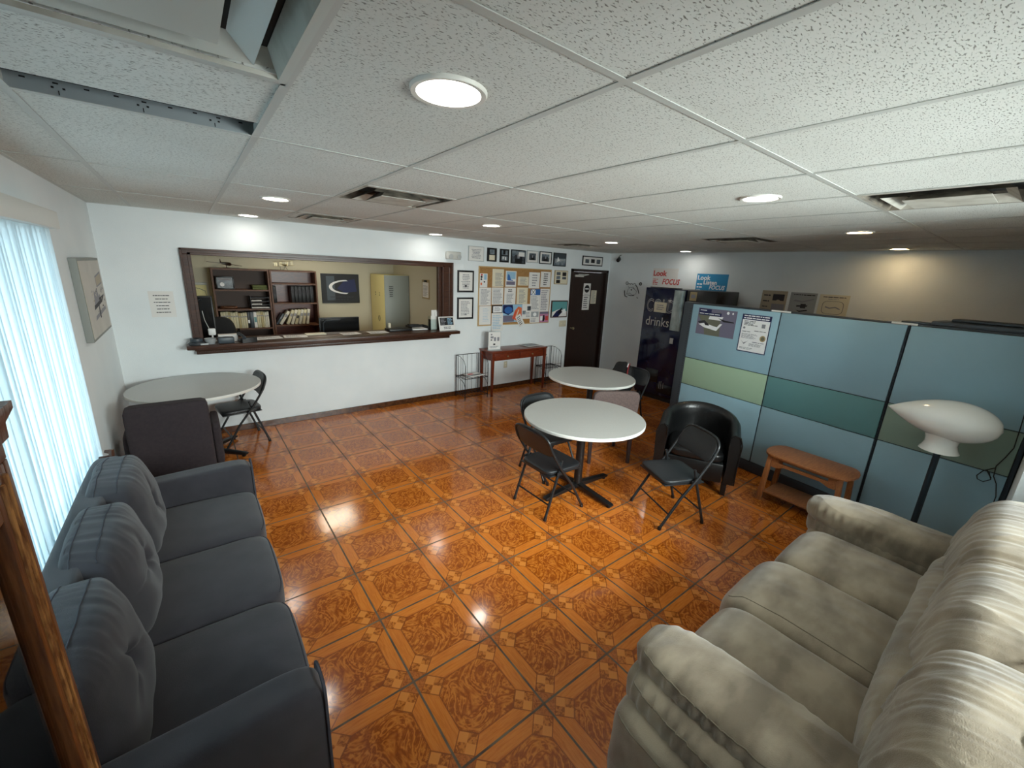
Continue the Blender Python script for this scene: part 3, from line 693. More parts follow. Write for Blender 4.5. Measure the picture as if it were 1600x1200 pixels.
# office furniture
def desk(name, label, x0, x1, y0, y1, z):
    t = thing(name, label, 'desk', ((x0 + x1) / 2, (y0 + y1) / 2, 0)); a, b = (x1 - x0) / 2, (y1 - y0) / 2
    obj('desk_top', B1(-a, a, -b, b, z - 0.03, z, 0.004), 'mahog', t)
    for sx in (-1, 1):
        bm = NB(); box(bm, sx * (a - 0.03) - 0.015, sx * (a - 0.03) + 0.015, -b + 0.03, b - 0.03, 0, z - 0.0305); obj('side_panel', bm, 'mahog', t, smooth=False)
    return t
desk('office_desk', 'low wooden desk behind the counter carrying the middle monitor', 1.05, 2.45, 6.15, 6.85, 0.76)
desk('office_desk', 'wooden desk at the left of the office under the big monitor', -0.03, 0.95, 6.05, 6.42, 0.76)
def monitor(label, x, y, z, w, h, rz, backcol='black'):
    t = thing('computer_monitor', label, 'monitor', (x, y, z), rz)
    obj('screen_housing', B1(-w / 2, w / 2, -0.02, 0.02, 0.10, 0.10 + h, 0.008), backcol, t)
    obj('screen', B1(-w / 2 + 0.015, w / 2 - 0.015, -0.0215, -0.0205, 0.115, 0.085 + h), 'screen', t, smooth=False)
    bm = NB(); box(bm, -0.03, 0.03, 0.021, 0.04, 0.01, 0.25, 0.004); box(bm, -0.12, 0.12, -0.06, 0.1, 0, 0.012, 0.004); obj('stand', bm, 'black', t)
    bm = NB(); tube(bm, [(-w / 2 + 0.05, -0.03, 0.03), (-w / 2 + 0.05, -0.04, h + 0.02), (-w / 2 + 0.09, -0.04, h + 0.06), (0.0, -0.04, h + 0.065)], 0.010, 8); obj('arm', bm, 'pframe', t)
    return t
monitor('black monitor seen above the middle of the counter below the dark wall picture', 1.74, 6.5, 0.761, 0.58, 0.35, 0.0)
monitor('tall black monitor at the left end of the counter opening', -0.0 + 0.10, 6.25, 0.761, 0.22, 0.68, 0.0)
# office chair
t = thing('office_chair', 'black rounded office chair behind the counter in front of the left bookcase', 'chair', (0.245, 6.9, 0), 0.0)
bm = NB(); pillow(bm, -0.19, 0.21, -0.09, 0.0, 0.62, 1.22, e=3.2, cuts=8); obj('backrest', bm, 'softblack', t, ang=80)
bm = NB(); pillow(bm, -0.22, 0.22, -0.02, 0.46, 0.42, 0.54, e=4, cuts=8); obj('seat', bm, 'softblack', t, ang=80)
bm = NB(); tube(bm, [(0, 0.22, 0.08), (0, 0.22, 0.43)], 0.03, 12); obj('gas_column', bm, 'black', t)
for s in (-1, 1):
    bm = NB(); tube(bm, [(s * 0.21, 0.1, 0.5), (s * 0.25, 0.1, 0.62), (s * 0.255, 0.1, 0.96), (s * 0.255, 0.2, 1.0), (s * 0.255, 0.34, 0.95)], 0.02, 8); obj('armrest', bm, 'black', t)
bm = NB()
for k in range(5):
    a = k * 2 * PI / 5; tube(bm, [(0, 0.22, 0.09), (0.25 * math.cos(a), 0.22 + 0.25 * math.sin(a), 0.03)], [0.025, 0.018], 8)
obj('star_base', bm, 'black', t)
# bookcases
def bookcase(label, x0, x1, z1, shelves, mi_back):
    t = thing('bookcase', label, 'bookcase', (x0, 7.68, 0)); w = x1 - x0; D = OY - 7.68 - 0.003
    obj('back_panel', B1(0.02, w - 0.02, D - 0.01, D, 0.02, z1 - 0.02), mi_back, t, smooth=False)
    for a in (0, w - 0.024):
        obj('side_panel', B1(a, a + 0.024, 0, D, 0, z1, 0.002), 'shelfw', t, smooth=False)
    obj('top_panel', B1(0.025, w - 0.025, 0, D - 0.011, z1 - 0.024, z1), 'shelfw', t, smooth=False)
    for z in shelves: obj('shelf', B1(0.0245, w - 0.0245, 0.004, D - 0.011, z - 0.022, z), 'shelfw', t, smooth=False)
    return t
bookcase('wide walnut bookcase with cream books, left of the pair in the office', 0.285, 1.035, 1.845, (0.60, 0.935, 1.238, 1.532), 'shelfdark')
bookcase('walnut bookcase with leaning cream books, right of the pair in the office', 1.042, 1.735, 1.845, (0.62, 0.965, 1.325, 1.640), 'mahog')
R = random.Random(5)
def book(x, w, h, z, mt, label, grp, tilt=0.0, dpt=0.2, y=7.72, mark=None):
    bm = NB(); box(bm, -w / 2, w / 2, 0, dpt, 0, h, 0.002, mi=0)
    ms = [mt]
    if mark: box(bm, -w / 2 + 0.004, w / 2 - 0.004, -0.0006, 0.0002, h * mark[1], h * mark[2], mi=1); ms.append(mark[0])
    o = obj('book', bm, ms, loc=(x, y, z)); o.rotation_euler = (0, tilt, 0)
    return tag(o, label, 'book', grp)
ORD = ['first', 'second', 'third', 'fourth', 'fifth', 'sixth', 'seventh', 'eighth', 'ninth', 'tenth', 'eleventh', 'twelfth', 'thirteenth', 'fourteenth']
x = 0.335; n = 0
G = 'cream books packed on the lowest visible shelf of the wide bookcase'
while x < 0.665:
    w = R.uniform(0.024, 0.036); h = R.uniform(0.235, 0.262); book(x + w / 2, w - 0.002, h, 0.936, R.choice(['book', 'book', 'book2', 'book3']), ORD[n] + ' cream book from the left, left run on the wide bookcase lower shelf', 'cream books in the left run of the wide bookcase', mark=('ink', .7, .78)); x += w; n += 1
for w, mt, l, mk in [(0.035, 'black', 'narrow black binder standing between the two runs of cream books', ('white', .3, .5)), (0.05, 'slab', 'thick dark binder standing between the two runs of cream books', None), (0.045, 'paper', 'white binder with a teal patch among the cream books', ('pteal', .35, .68))]:
    book(x + w / 2, w - 0.003, 0.25, 0.936, mt, l, None or 'binders on the lower shelf', mark=mk); x += w
n = 0
while x < 0.995:
    w = R.uniform(0.024, 0.034); h = R.uniform(0.24, 0.26)
    if x + w > 1.005: break
    book(x + w / 2, w - 0.002, h, 0.936, R.choice(['book', 'book3', 'book2']), ORD[n] + ' cream book from the left, right run on the wide bookcase lower shelf', 'cream books in the right run of the wide bookcase', mark=('ink', .7, .78)); x += w; n += 1
bl = ['dark thin book leaning at the left of the tilted cream row', 'cream book leaning hardest at the left of the tilted row', 'cream book second in the leaning row', 'white-marked cream book third in the leaning row', 'cream book with a dark mark in the middle of the leaning row', 'cream book fourth from the right in the leaning row', 'cream book third from the right in the leaning row', 'wide cream book at the right end of the leaning row']
xs = [1.085, 1.14, 1.245, 1.308, 1.368, 1.425, 1.482, 1.545]; tl = [0.58, 0.58, 0.40, 0.345, 0.295, 0.25, 0.205, 0.15]
for i in range(8): book(xs[i], 0.03 if i == 0 else 0.042, 0.20 if i == 0 else 0.25, 0.966 + 0.5 * 0.042 * math.sin(tl[i]), 'slab' if i == 0 else ['book', 'book2', 'book', 'book2'][i % 4], bl[i], 'books leaning on the right bookcase', tilt=tl[i], mark=('inkd', .4, .6) if i == 4 else ('ink', .55, .75))
for i, (x, w) in enumerate([(1.095, 0.05), (1.36, 0.05), (1.415, 0.05), (1.47, 0.055), (1.53, 0.055), (1.59, 0.055), (1.65, 0.055)]):
    book(x, w, 0.27, 1.326, 'black', ['lone black binder at the left of the middle shelf, right bookcase'][0] if i == 0 else 'black binder, ' + ORD[i - 1] + ' from the left in the dark row on the right bookcase', 'black binders on the middle shelf of the right bookcase', mark=('inkd', .5, .8))
t = framed('picture', 'small framed grey photograph standing on the top shelf of the wide bookcase', 0.23, 0.19, 0.018, 'bframe', [disc(.3, .35, .15, .2, col='white'), disc(.6, .6, .2, .15, col='photo1'), ('ink', (.1, .9, .75, .95))], (0.45, 7.78, 1.6285), base='photo1')
for k, (c, l) in enumerate([('bookg', 'green book at the bottom of the flat pile on the wide bookcase'), ('bookg', 'green book on top of the flat pile on the wide bookcase')]):
    bm = NB(); box(bm, -0.1, 0.1, 0, 0.2, 0, 0.034, 0.003); o = obj('book', bm, c, loc=(0.90, 7.73, 1.533 + 0.035 * k), rz=0.05 * k); tag(o, l, 'book')
t = thing('stacking_tray', 'black three tier paper tray on the wide bookcase', 'tray', (0.88, 7.83, 1.2385))
bm = NB()
for k in range(4): box(bm, -0.125, 0.125, -0.12, 0.12, 0.002 + 0.055 * k, 0.008 + 0.055 * k)
box(bm, -0.13, -0.125, -0.12, 0.12, 0, 0.19); box(bm, 0.125, 0.13, -0.12, 0.12, 0, 0.19); obj('frame', bm, 'black', t, smooth=False)
bm = NB(); 
for k in range(3): box(bm, -0.12, 0.12 - 0.1 * (k > 0), -0.115, 0.1, 0.0085 + 0.055 * k, 0.022 + 0.055 * k)
obj('papers', bm, 'paper', t, smooth=False)
bm = NB(); tube(bm, [(0.1 * math.cos(a), 0.07 * math.sin(a), 0.018) for a in [i * PI / 12 for i in range(24)]], 0.016, 8, closed=True)
small('woven_ring', 'beige oval ring lying on the third shelf of the wide bookcase', 'wreath', bm, 'shelfw', 0.46, 7.80, 1.2385)
# model planes on the bookcases
t = thing('model_airplane', 'dark brown model airplane with swept wings on top of the wide bookcase', 'model airplane', (0.50, 7.83, 1.846), -PI / 2 + 0.35)
bm = NB(); tube(bm, [(-0.19, 0, 0.075), (-0.1, 0, 0.07), (0.02, 0, 0.065), (0.12, 0, 0.06), (0.16, 0, 0.055)], [0.006, 0.018, 0.026, 0.024, 0.004], 12); obj('fuselage', bm, 'dwood', t)
bm = NB(); prism(bm, [(-0.02, 0), (0.05, 0), (-0.03, 0.24), (-0.06, 0.24)], 0.058, 0.064); prism(bm, [(-0.02, 0), (0.05, 0), (-0.03, -0.24), (-0.06, -0.24)], 0.058, 0.064); bmesh.ops.rotate(bm, verts=bm.verts, cent=(0, 0, 0.06), matrix=Matrix.Rotation(-0.1, 3, 'X')); obj('wings', bm, 'dwood', t)
bm = NB(); prism(bm, [(-0.19, 0.07), (-0.15, 0.07), (-0.18, 0.13), (-0.2, 0.13)], -0.003, 0.003, axis='y'); obj('tail_fin', bm, 'dwood', t)
bm = NB(); tube(bm, [(0, 0, 0.05), (0, 0, 0.004)], 0.006); lathe(bm, [(0, 0), (0.05, 0), (0.045, 0.006), (0, 0.008)], 20); obj('stand', bm, 'dwood', t)
t = thing('model_biplane', 'wire frame model biplane standing on the right bookcase', 'model airplane', (1.28, 7.80, 1.846), 0.3)
bm = NB()
for z in (0.05, 0.12): tube(bm, [(-0.16, 0.02, z), (0.16, 0.02, z + 0.03), (0.16, -0.03, z + 0.03), (-0.16, -0.03, z)], 0.0022, 5, closed=True)
for x in (-0.13, -0.05, 0.05, 0.13):
    tube(bm, [(x, 0.02, 0.05 + 0.015 * (x / .16 + 1)), (x, 0.02, 0.12 + 0.015 * (x / .16 + 1))], 0.002, 5); tube(bm, [(x, -0.03, 0.05 + 0.015 * (x / .16 + 1)), (x, -0.03, 0.12 + 0.015 * (x / .16 + 1))], 0.002, 5)
obj('wings', bm, 'brass', t)
bm = NB(); tube(bm, [(0, -0.1, 0.085), (0, 0, 0.08), (0, 0.12, 0.1)], [0.014, 0.012, 0.003], 8); obj('fuselage', bm, 'brass', t)
bm = NB(); tube(bm, [(0, -0.03, 0.07), (-0.03, -0.05, 0.0)], 0.003, 5); tube(bm, [(0, -0.03, 0.07), (0.03, -0.05, 0.0)], 0.003, 5); tube(bm, [(0, 0.12, 0.1), (0.0, 0.12, 0.0)], 0.003, 5); obj('landing_gear', bm, 'wire', t)
# dark wall picture with a white arc
arc = []
def cres(cx, cz, r, w, a0, a1, col, n=18):
    P_ = [(cx + r * math.cos(a0 + (a1 - a0) * i / n), cz + r * 0.42 * 1.25 * math.sin(a0 + (a1 - a0) * i / n)) for i in range(n + 1)]
    Q_ = [(cx + w + (r - 0.0) * 0.92 * math.cos(a0 + (a1 - a0) * i / n), cz + r * 0.84 * 0.42 * 1.25 * math.sin(a0 + (a1 - a0) * i / n)) for i in range(n + 1)]
    return [(col, [P_[i], P_[i + 1], Q_[i + 1], Q_[i]]) for i in range(n)]
framed('picture', 'dark picture with a white comet-like arc on the office rear wall', 0.66, 0.52, 0.012, 'bframe',
       [('slab', (.12, .34, .08, .94)), ('navy', [(.4, .5), (.6, .78), (.9, .85), (.95, .4), (.6, .35)])] + cres(.66, .56, .48, .05, PI * 0.5, PI * 1.5, 'white') + lines(1, .2, .85, .17, .23, 1, 'inkd', True, jag=0) + lines(1, .3, .7, .08, .13, 2, 'inkd', True, jag=0), (2.20, OY - 0.001, 1.55), base='navy' if 0 else 'black_ink')
# tall cabinet
t = thing('storage_cabinet', 'tall cabinet with a yellow-lit side and grey door in the office corner', 'cabinet', (2.74, 7.25, 0))
obj('body', B1(0, 0.46, 0.021, 0.70, 0, 1.835, 0.004), 'locker_y', t)
obj('door', B1(0.002, 0.458, 0, 0.0205, 0.03, 1.83, 0.003), 'locker_g', t)
bm = NB(); ms = sheet(bm, 0.09, 0.22, lines(6, .05, .95, .05, .95, 3, 'inkd', True), y0=-0.0005, base='locker_g', x0=0.12, z0=1.55); obj('notice', bm, ms, t, smooth=False)
bm = NB()
for z in (1.50, 1.46): 
    for y_ in (0.25, 0.45): box(bm, -0.004, 0, y_, y_ + 0.02, z, z + 0.02)
tube(bm, [(-0.004, 0.3 + 0.04 * math.cos(a), 1.05 + 0.05 * math.sin(a)) for a in [i * PI / 8 for i in range(16)]], 0.003, 5, closed=True)
obj('hooks', bm, 'wire', t, smooth=False)
# clipboard on the office right wall
t = thing('clipboard', 'brown clipboard hanging on the right wall of the office', 'clipboard', (OX - 0.001, 6.58, 1.63), RT)
bm = NB(); box(bm, -0.14, 0.14, -0.006, 0, -0.16, 0.16, 0.002); obj('board', bm, 'ochre', t)
bm = NB(); ms = sheet(bm, 0.22, 0.25, lines(9, .1, .9, .08, .8, 8), y0=-0.007, z0=-0.01); obj('paper', bm, ms, t, smooth=False)
bm = NB(); box(bm, -0.05, 0.05, -0.018, -0.0062, 0.12, 0.15, 0.003); obj('clip', bm, 'wire', t)
# framed chart and beige box at the left of the office
framed('picture', 'narrow black framed picture on the office left wall seen edge on', 0.3, 0.4, 0.02, 'bframe', [], (-0.0395, 7.2, 1.80), PI / 2, base='paper')
t = thing('wall_map', 'pale yellow map sheet hanging beside the wide bookcase', 'map', (0.12, OY - 0.003, 1.42))
bm = NB(); ms = sheet(bm, 0.20, 0.32, [('olive', [(.1, .9), (.5, .82), (.52, .84), (.1, .93)]), ('olive', [(.5, .83), (.9, .7), (.91, .73), (.52, .86)]), ('olive', [(.85, .72), (.95, .4), (.97, .4), (.88, .73)])], base='locker_y'); obj('sheet', bm, ms, t, smooth=False)
obj('roller', B1(-0.11, 0.11, -0.03, 0, 0.161, 0.20, 0.01), 'dirtywhite', t)

# ================================================================== THE BACK WALL
def wl(name, label, cat, x0, x1, z0, z1, items, base='paper', off=0.0005, group=None, tilt=0):
    o = paper(name, label, cat, x1 - x0, z1 - z0, items, ((x0 + x1) / 2, YW - off, (z0 + z1) / 2), 0, base, group); o.rotation_euler = (0, tilt, 0); return o
wl('paper_notice', 'white notice taped to the wall left of the counter opening', 'notice', -0.335, -0.135, 1.37, 1.632, lines(6, .15, .85, .12, .9, 4, 'inkd', True, th=0.22))
t = thing('emergency_light', 'white emergency light box above the top right corner of the counter opening', 'emergency light', (3.165, YW - 0.0005, 2.175))
obj('housing', B1(-0.125, 0.115, -0.06, 0, -0.055, 0.055, 0.012, seg=3), 'dirtywhite', t)
for s in (-0.065, 0.07):
    bm = NB(); lathe(bm, [(0, 0.0), (0.03, 0), (0.034, 0.02), (0.025, 0.022), (0, 0.018)], 20); bmesh.ops.rotate(bm, verts=bm.verts, cent=(0, 0, 0), matrix=Matrix.Rotation(PI / 2, 3, 'X')); bmesh.ops.translate(bm, verts=bm.verts, vec=(s, -0.061, -0.015)); obj('lamp_head', bm, 'wframe', t)
def fr(label, x0, x1, z0, z1, fw, fm, items, base='paper', mount=None):
    return framed('picture', label, x1 - x0, z1 - z0, fw, fm, items, ((x0 + x1) / 2, YW - 0.0005, (z0 + z1) / 2), 0, base, None, mount)
GP = [('photo1', (0, 1, 0, .55)), disc(.3, .5, .1, .18, col='inkd'), disc(.5, .55, .1, .2, col='ink'), disc(.7, .5, .1, .18, col='black_ink'), ('black_ink', (.22, .8, 0, .35))]
fr('thin framed certificate, first of the row above the corkboard', 3.43, 3.71, 2.115, 2.335, 0.008, 'wframe', lines(7, .15, .85, .15, .85, 1, centre=True))
fr('black framed plaque with a photo over a white card, second in the top row', 3.775, 3.955, 2.125, 2.33, 0.014, 'bframe', [('photo2', (.2, .8, .55, .95)), ('paperc', (.15, .85, .05, .48))], base='black_ink')
fr('black framed pair of dark photos, third in the top row', 4.02, 4.20, 2.125, 2.33, 0.014, 'bframe', [('photo2', (.1, .9, .55, .95)), ('black_ink', (.3, .6, .6, .95)), ('photo2', (.1, .9, .08, .45)), ('paper', (.25, .4, .2, .42)), ('paper', (.55, .72, .12, .38))], base='black_ink')
fr('wide black framed group photograph, fourth in the top row', 4.245, 4.55, 2.115, 2.335, 0.016, 'bframe', GP + [('paper', (.5, .95, .55, .9))], base='photo2')
fr('white framed dark group photograph, fifth in the top row', 4.575, 4.835, 2.145, 2.345, 0.012, 'wframe', GP, base='photo1', mount=('paper', 0.62))
fr('black framed photograph with a white mount, sixth in the top row', 4.86, 5.145, 2.14, 2.345, 0.014, 'bframe', GP, base='photo2', mount=('paper', 0.68))
fr('dark framed photograph of a pale aircraft, last in the top row', 5.19, 5.50, 2.115, 2.345, 0.016, 'bframe', [('slab', (0, 1, .6, 1)), ('cardgrey', [(.1, .2), (.9, .45), (.9, .5), (.3, .6), (.1, .5)]), ('white', [(.25, .3), (.5, .4), (.35, .7), (.3, .7)])], base='photo2')
fr('tall black framed certificate, upper of the pair beside the counter opening', 3.245, 3.535, 1.645, 1.972, 0.026, 'bframe', lines(9, .15, .85, .1, .9, 2, centre=True) + [disc(.5, .25, .09, .06, col='inkd')])
fr('tall black framed certificate, lower of the pair beside the counter opening', 3.245, 3.535, 1.235, 1.568, 0.026, 'bframe', lines(10, .15, .85, .1, .9, 3) + [disc(.5, .16, .06, .05, col='ink')])
fr('pale frame with four small photographs right of the corkboard', 5.245, 5.575, 1.80, 2.045, 0.012, 'ochre', [('photo1', (.1, .42, .68, .92)), ('black_ink', (.58, .9, .62, .92)), ('photo2', (.1, .42, .36, .6)), ('photo1', (.58, .9, .36, .56)), ('black_ink', (.1, .42, .05, .3)), ('paperc', (.58, .9, .08, .3))], base='paperc')
fr('brown framed picture of an airplane under a teal sky beside the door', 5.215, 5.63, 1.20, 1.51, 0.018, 'brframe', [('paper', [(.02, 0), (1, 0), (1, .35), (.5, .5), (.02, .3)]), ('navy', [(.05, 0), (.3, .35), (.55, .5), (.7, .3), (.45, 0)]), ('black_ink', [(.35, .2), (.6, .55), (.7, .6), (.6, .2)]), ('white', (.75, .9, .2, .5))], base='teal_sky')
fr('wide black frame with three small photographs above the dark door', 5.935, 6.50, 2.16, 2.335, 0.018, 'bframe', [('photo1', (.1, .3, .2, .7)), ('black_ink', (.4, .6, .25, .75)), ('photo1', (.7, .9, .2, .75))], base='paper')
# corkboard and its sheets
t = thing('corkboard', 'cork notice board crowded with papers on the back wall', 'notice board', (4.395, YW - 0.0005, 1.58))
obj('cork', B1(-0.755, 0.755, -0.012, 0, -0.455, 0.455), 'cork', t, smooth=False)
bm = NB()
for a in ((-0.77, 0.77, .455, .47), (-0.77, 0.77, -.47, -.455), (-0.77, -0.755, -.455, .455), (0.755, 0.77, -.455, .455)): box(bm, a[0], a[1], -0.017, 0, a[2], a[3], 0.002)
obj('frame', bm, 'corkframe', t)
CO = 0.0135
def cp(label, x0, x1, z0, z1, items, base='paper', lay_=0, tilt=0.0, cat='paper'):
    return wl('pinned_paper', label, cat, x0, x1, z0, z1, items, base, CO + lay_ * 0.0018, None, tilt)
cp('small sheet with four dark round pictures in the upper left of the corkboard', 3.645, 3.79, 1.725, 1.938, [disc(.25, .9, .12, .07, col='red'), disc(.22, .75, .13, .08, col='black_ink'), disc(.2, .58, .12, .07, col='black_ink'), disc(.6, .4, .1, .06, col='black_ink'), ('cyan', (.55, .9, .55, .95)), disc(.2, .25, .12, .1, col='orange')])
cp('tall cream printed sheet, second in the top row of the corkboard', 3.885, 4.11, 1.735, 2.015, lines(10, .25, .95, .05, .8, 11), 'paperc')
cp('sheet with a blue tail fin picture in the top row of the corkboard', 4.15, 4.372, 1.742, 1.995, [('cyan', (.08, .92, .5, .95)), ('blue', [(.15, .4), (.2, .8), (.35, .75), (.5, .45), (.7, .42), (.7, .38)]), ('lilac', (.08, .9, .12, .34))])
cp('small cream card in the top row of the corkboard', 4.41, 4.64, 1.765, 1.91, lines(6, .2, .85, .1, .9, 12), 'paperc')
cp('white sheet fifth in the top row of the corkboard', 4.65, 4.892, 1.722, 1.99, lines(5, .3, .8, .1, .9, 13, 'ink'))
cp('white sheet at the right end of the corkboard top row', 4.915, 5.145, 1.745, 2.01, lines(6, .3, .75, .1, .92, 14, 'inkd'))
cp('printed sheet at the left of the corkboard middle row', 3.640, 3.868, 1.438, 1.72, lines(12, .12, .9, .05, .92, 15))
cp('printed sheet second in the corkboard middle row', 3.884, 4.112, 1.452, 1.724, lines(13, .1, .92, .05, .95, 16))
cp('printed sheet with a bold heading third in the corkboard middle row', 4.136, 4.372, 1.453, 1.727, lines(2, .3, .7, .72, .92, 17, 'inkd', True) + lines(7, .2, .85, .06, .66, 18))
cp('cream printed sheet fourth in the corkboard middle row', 4.40, 4.636, 1.456, 1.73, lines(10, .2, .85, .05, .9, 19), 'paperc')
cp('long card with a crossed blue and white banner on the right of the corkboard', 4.70, 4.925, 1.34, 1.708, [('blue', (0, 1, .72, 1)), ('white', (.06, .5, .74, .98)), ('black_ink', [(.06, .98), (.12, .98), (.5, .74), (.44, .74)]), ('black_ink', [(.06, .74), (.12, .74), (.5, .98), (.44, .98)])] + lines(11, .08, .92, .05, .68, 20), lay_=1)
cp('long lilac tinted sheet at the right edge of the corkboard', 4.93, 5.147, 1.315, 1.718, lines(12, .1, .9, .05, .95, 21, 'lilac'))
cp('lined sheet hanging at the lower left corner of the corkboard', 3.648, 3.876, 1.13, 1.43, lines(9, .3, .9, .15, .9, 22, 'cyan', th=0.2))
cp('white card with a black surround above the long hanging sheet', 3.893, 4.104, 1.315, 1.443, [('white', (.12, .97, .05, .85))] + lines(4, .25, .9, .2, .75, 23), 'black_ink')
cp('gridded sheet hanging over the bottom edge of the corkboard', 3.888, 4.122, 1.015, 1.312, lines(9, .1, .92, .1, .9, 24, 'cyan') , lay_=3)
cp('colourful blue and orange poster low on the corkboard', 4.108, 4.53, 1.155, 1.45, [('navy', [(.02, .98), (.5, .98), (.55, .6), (.3, .4), (.02, .55)]), disc(.3, .68, .2, .2, col='blue'), ('lilac', (.02, .6, .02, .38)), ('orange', [(.5, .2), (.62, .65), (.8, .88), (.98, .8), (.98, .3), (.75, .05)]), ('paperc', [(.68, .3), (.8, .7), (.84, .7), (.74, .3)]), ('red', [(.55, .2), (.66, .6), (.7, .6), (.6, .15)])], base='cyan', lay_=1, cat='poster')
cp('small slanted leaflet hanging over the colourful poster', 4.43, 4.55, 1.07, 1.28, lines(5, .15, .85, .1, .9, 25, 'inkd'), lay_=3, tilt=-0.55)
cp('white sheet with small photographs beside the colourful poster', 4.53, 4.735, 1.20, 1.455, [('photo1', (.55, .95, .55, .85)), ('photo2', (.05, .4, .3, .55))] + lines(4, .45, .95, .1, .45, 26), lay_=2)
cp('sheet with grey pictures low on the right of the corkboard', 4.715, 4.935, 1.11, 1.338, [('cardgrey', (.1, .9, .5, .92)), disc(.5, .7, .18, .15, col='white')] + lines(3, .1, .8, .1, .42, 27), lay_=1)
cp('pink picture sheet in the lower right corner of the corkboard', 4.945, 5.17, 1.12, 1.312, [('lilac', (0, 1, .8, 1)), ('black_ink', [(.3, .1), (.35, .7), (.5, .7), (.55, .3), (.45, .1)]), ('white', (.05, .3, .2, .6)), ('red', (.6, .9, .2, .6))], base='pink', lay_=1)
# switches
def plate(label, x, z, kind):
    t = thing('wall_plate', label, kind, (x, YW - 0.0005, z)); 
    w = 0.09 if kind == 'light switch' else 0.05
    obj('cover', B1(-w, w, -0.007, 0, -0.058, 0.058, 0.003) if w > .06 else B1(-0.036, 0.036, -0.007, 0, -0.058, 0.058, 0.003), 'plate', t)
    bm = NB()
    if kind == 'light switch':
        for s in (-0.045, 0.045): box(bm, s - 0.006, s + 0.006, -0.016, -0.0072, -0.012, 0.014)
    else:
        for s in (-0.022, 0.022): box(bm, -0.014, 0.014, -0.0085, -0.0072, s - 0.014, s + 0.014)
    obj('toggle' if kind == 'light switch' else 'socket', bm, 'paperc', t, smooth=False)
plate('ivory double light switch beside the dark door', 5.545, 1.08, 'light switch'); plate('ivory wall outlet under the mahogany console table', 4.225, 0.415, 'outlet')
# papers on the door
def dp(label, x0, x1, z0, z1, items, base='paper'):
    return paper('door_notice', label, 'notice', x1 - x0, z1 - z0, items, ((x0 + x1) / 2, YW + 0.0295, (z0 + z1) / 2), 0, base)
dp('white notice with a black disc, upper sheet on the dark door', 6.07, 6.27, 1.60, 1.83, [disc(.5, .55, .36, .32, col='black_ink'), ('white', (.25, .75, .5, .6))] + lines(1, .2, .8, .05, .15, 1))
dp('white notice with bold lines, lower sheet on the dark door', 6.07, 6.27, 1.32, 1.595, lines(6, .15, .85, .1, .95, 9, 'inkd'))
dp('small cream notice at the right on the dark door', 6.30, 6.46, 1.44, 1.70, lines(9, .12, .88, .06, .94, 10), 'paperc')

# ================================================================== LEFT WALL
t = thing('canvas_picture', 'pencil drawing in a deep grey frame hanging on the left wall', 'picture', (XL + 0.0005, 4.70, 1.64), PI / 2)
obj('frame', B1(-0.465, 0.465, -0.044, 0, -0.30, 0.30, 0.003), 'canvasedge', t)
bm = NB(); Rn = random.Random(2)
it = [('photo3', (.0, 1, 0, 1)), ('ink', [(.62, .62), (.95, .66), (.95, .84), (.62, .78)]), ('cardtan', [(.64, .64), (.93, .68), (.93, .81), (.64, .76)]), ('ink', [(.25, .2), (.9, .28), (.88, .33), (.3, .26)]),
      ('inkd', [(.3, .34), (.75, .4), (.95, .5), (.6, .47), (.32, .4)]), ('ink', [(.35, .4), (.42, .6), (.5, .5), (.58, .62), (.66, .44)]), ('inkd', [(.5, .2), (.56, .2), (.58, .4), (.52, .4)])]
for q in range(26):
    a, b = Rn.uniform(.3, .9), Rn.uniform(.28, .6); it.append((Rn.choice(['ink', 'cardtan', 'inkd', 'ink']), [(a, b), (a + Rn.uniform(.03, .1), b + Rn.uniform(-.04, .04)), (a + .05, b + Rn.uniform(.02, .06))]))
ms = sheet(bm, 0.89, 0.56, it, y0=-0.0445, base='paperc'); obj('drawing', bm, ms, t, smooth=False)
bm = NB(); tube(bm, [(0, 0, 0), (0.01, 0.0, 0.05), (0.03, 0, 0.09), (0.03, 0.01, 0.12), (0.0, 0.015, 0.125)], [0.02, 0.018, 0.014, 0.018, 0.01], 8)
for k in range(3): box(bm, -0.03 - 0.0 * k, 0.0 + 0.012 * k, -0.008, 0.008, 0.02 + 0.032 * k, 0.036 + 0.032 * k, 0.004)
box(bm, -0.012, 0.016, -0.012, 0.012, -0.66, 0.01, 0.003)
o = obj('carved_stand', bm, 'dwoodz', loc=(-0.545, 3.37, 0.665)); tag(o, 'carved dark wood post top poking up behind the charcoal sofa by the blind', 'stand')

# ================================================================== RIGHT WALL
def rp(name, label, cat, ya, yb, z0, z1, items, base='paper'):      # ya > yb : left and right edge as seen
    return paper(name, label, cat, ya - yb, z1 - z0, items, (XR - 0.0006, (ya + yb) / 2, (z0 + z1) / 2), RT, base)
t = thing('wall_poster', 'pale poster with red lettering Look and FOCUS above the vending machine', 'poster', (XR - 0.0006, 4.33, 1.95), RT)
bm = NB(); ms = sheet(bm, 0.50, 0.42, [('red', (.04, .14, .42, .44))] + lines(4, .04, .25, .3, .58, 3, 'red'), base='cardgrey' if 0 else 'paper'); obj('sheet', bm, ms, t, smooth=False)
textobj(t, 'Look', 0.13, (-0.24, -0.003, 0.08), WF, 'red', space=0.98, offset=0.004); textobj(t, 'FOCUS', 0.13, (-0.04, -0.003, -0.06), WF, 'red', sx=0.78, shear=0.2, offset=0.004, space=1.05)
t = thing('wall_poster', 'bright blue poster reading Look Listen FOCUS above the partition end', 'poster', (XR - 0.0006, 3.47, 1.87), RT)
bm = NB(); ms = sheet(bm, 0.52, 0.44, lines(3, .04, .22, .35, .68, 4, 'white') + [('navy', [(.55, 0), (1, 0), (1, .2), (.8, .3), (.7, .1), (.6, .2)])], base='pposter'); obj('sheet', bm, ms, t, smooth=False)
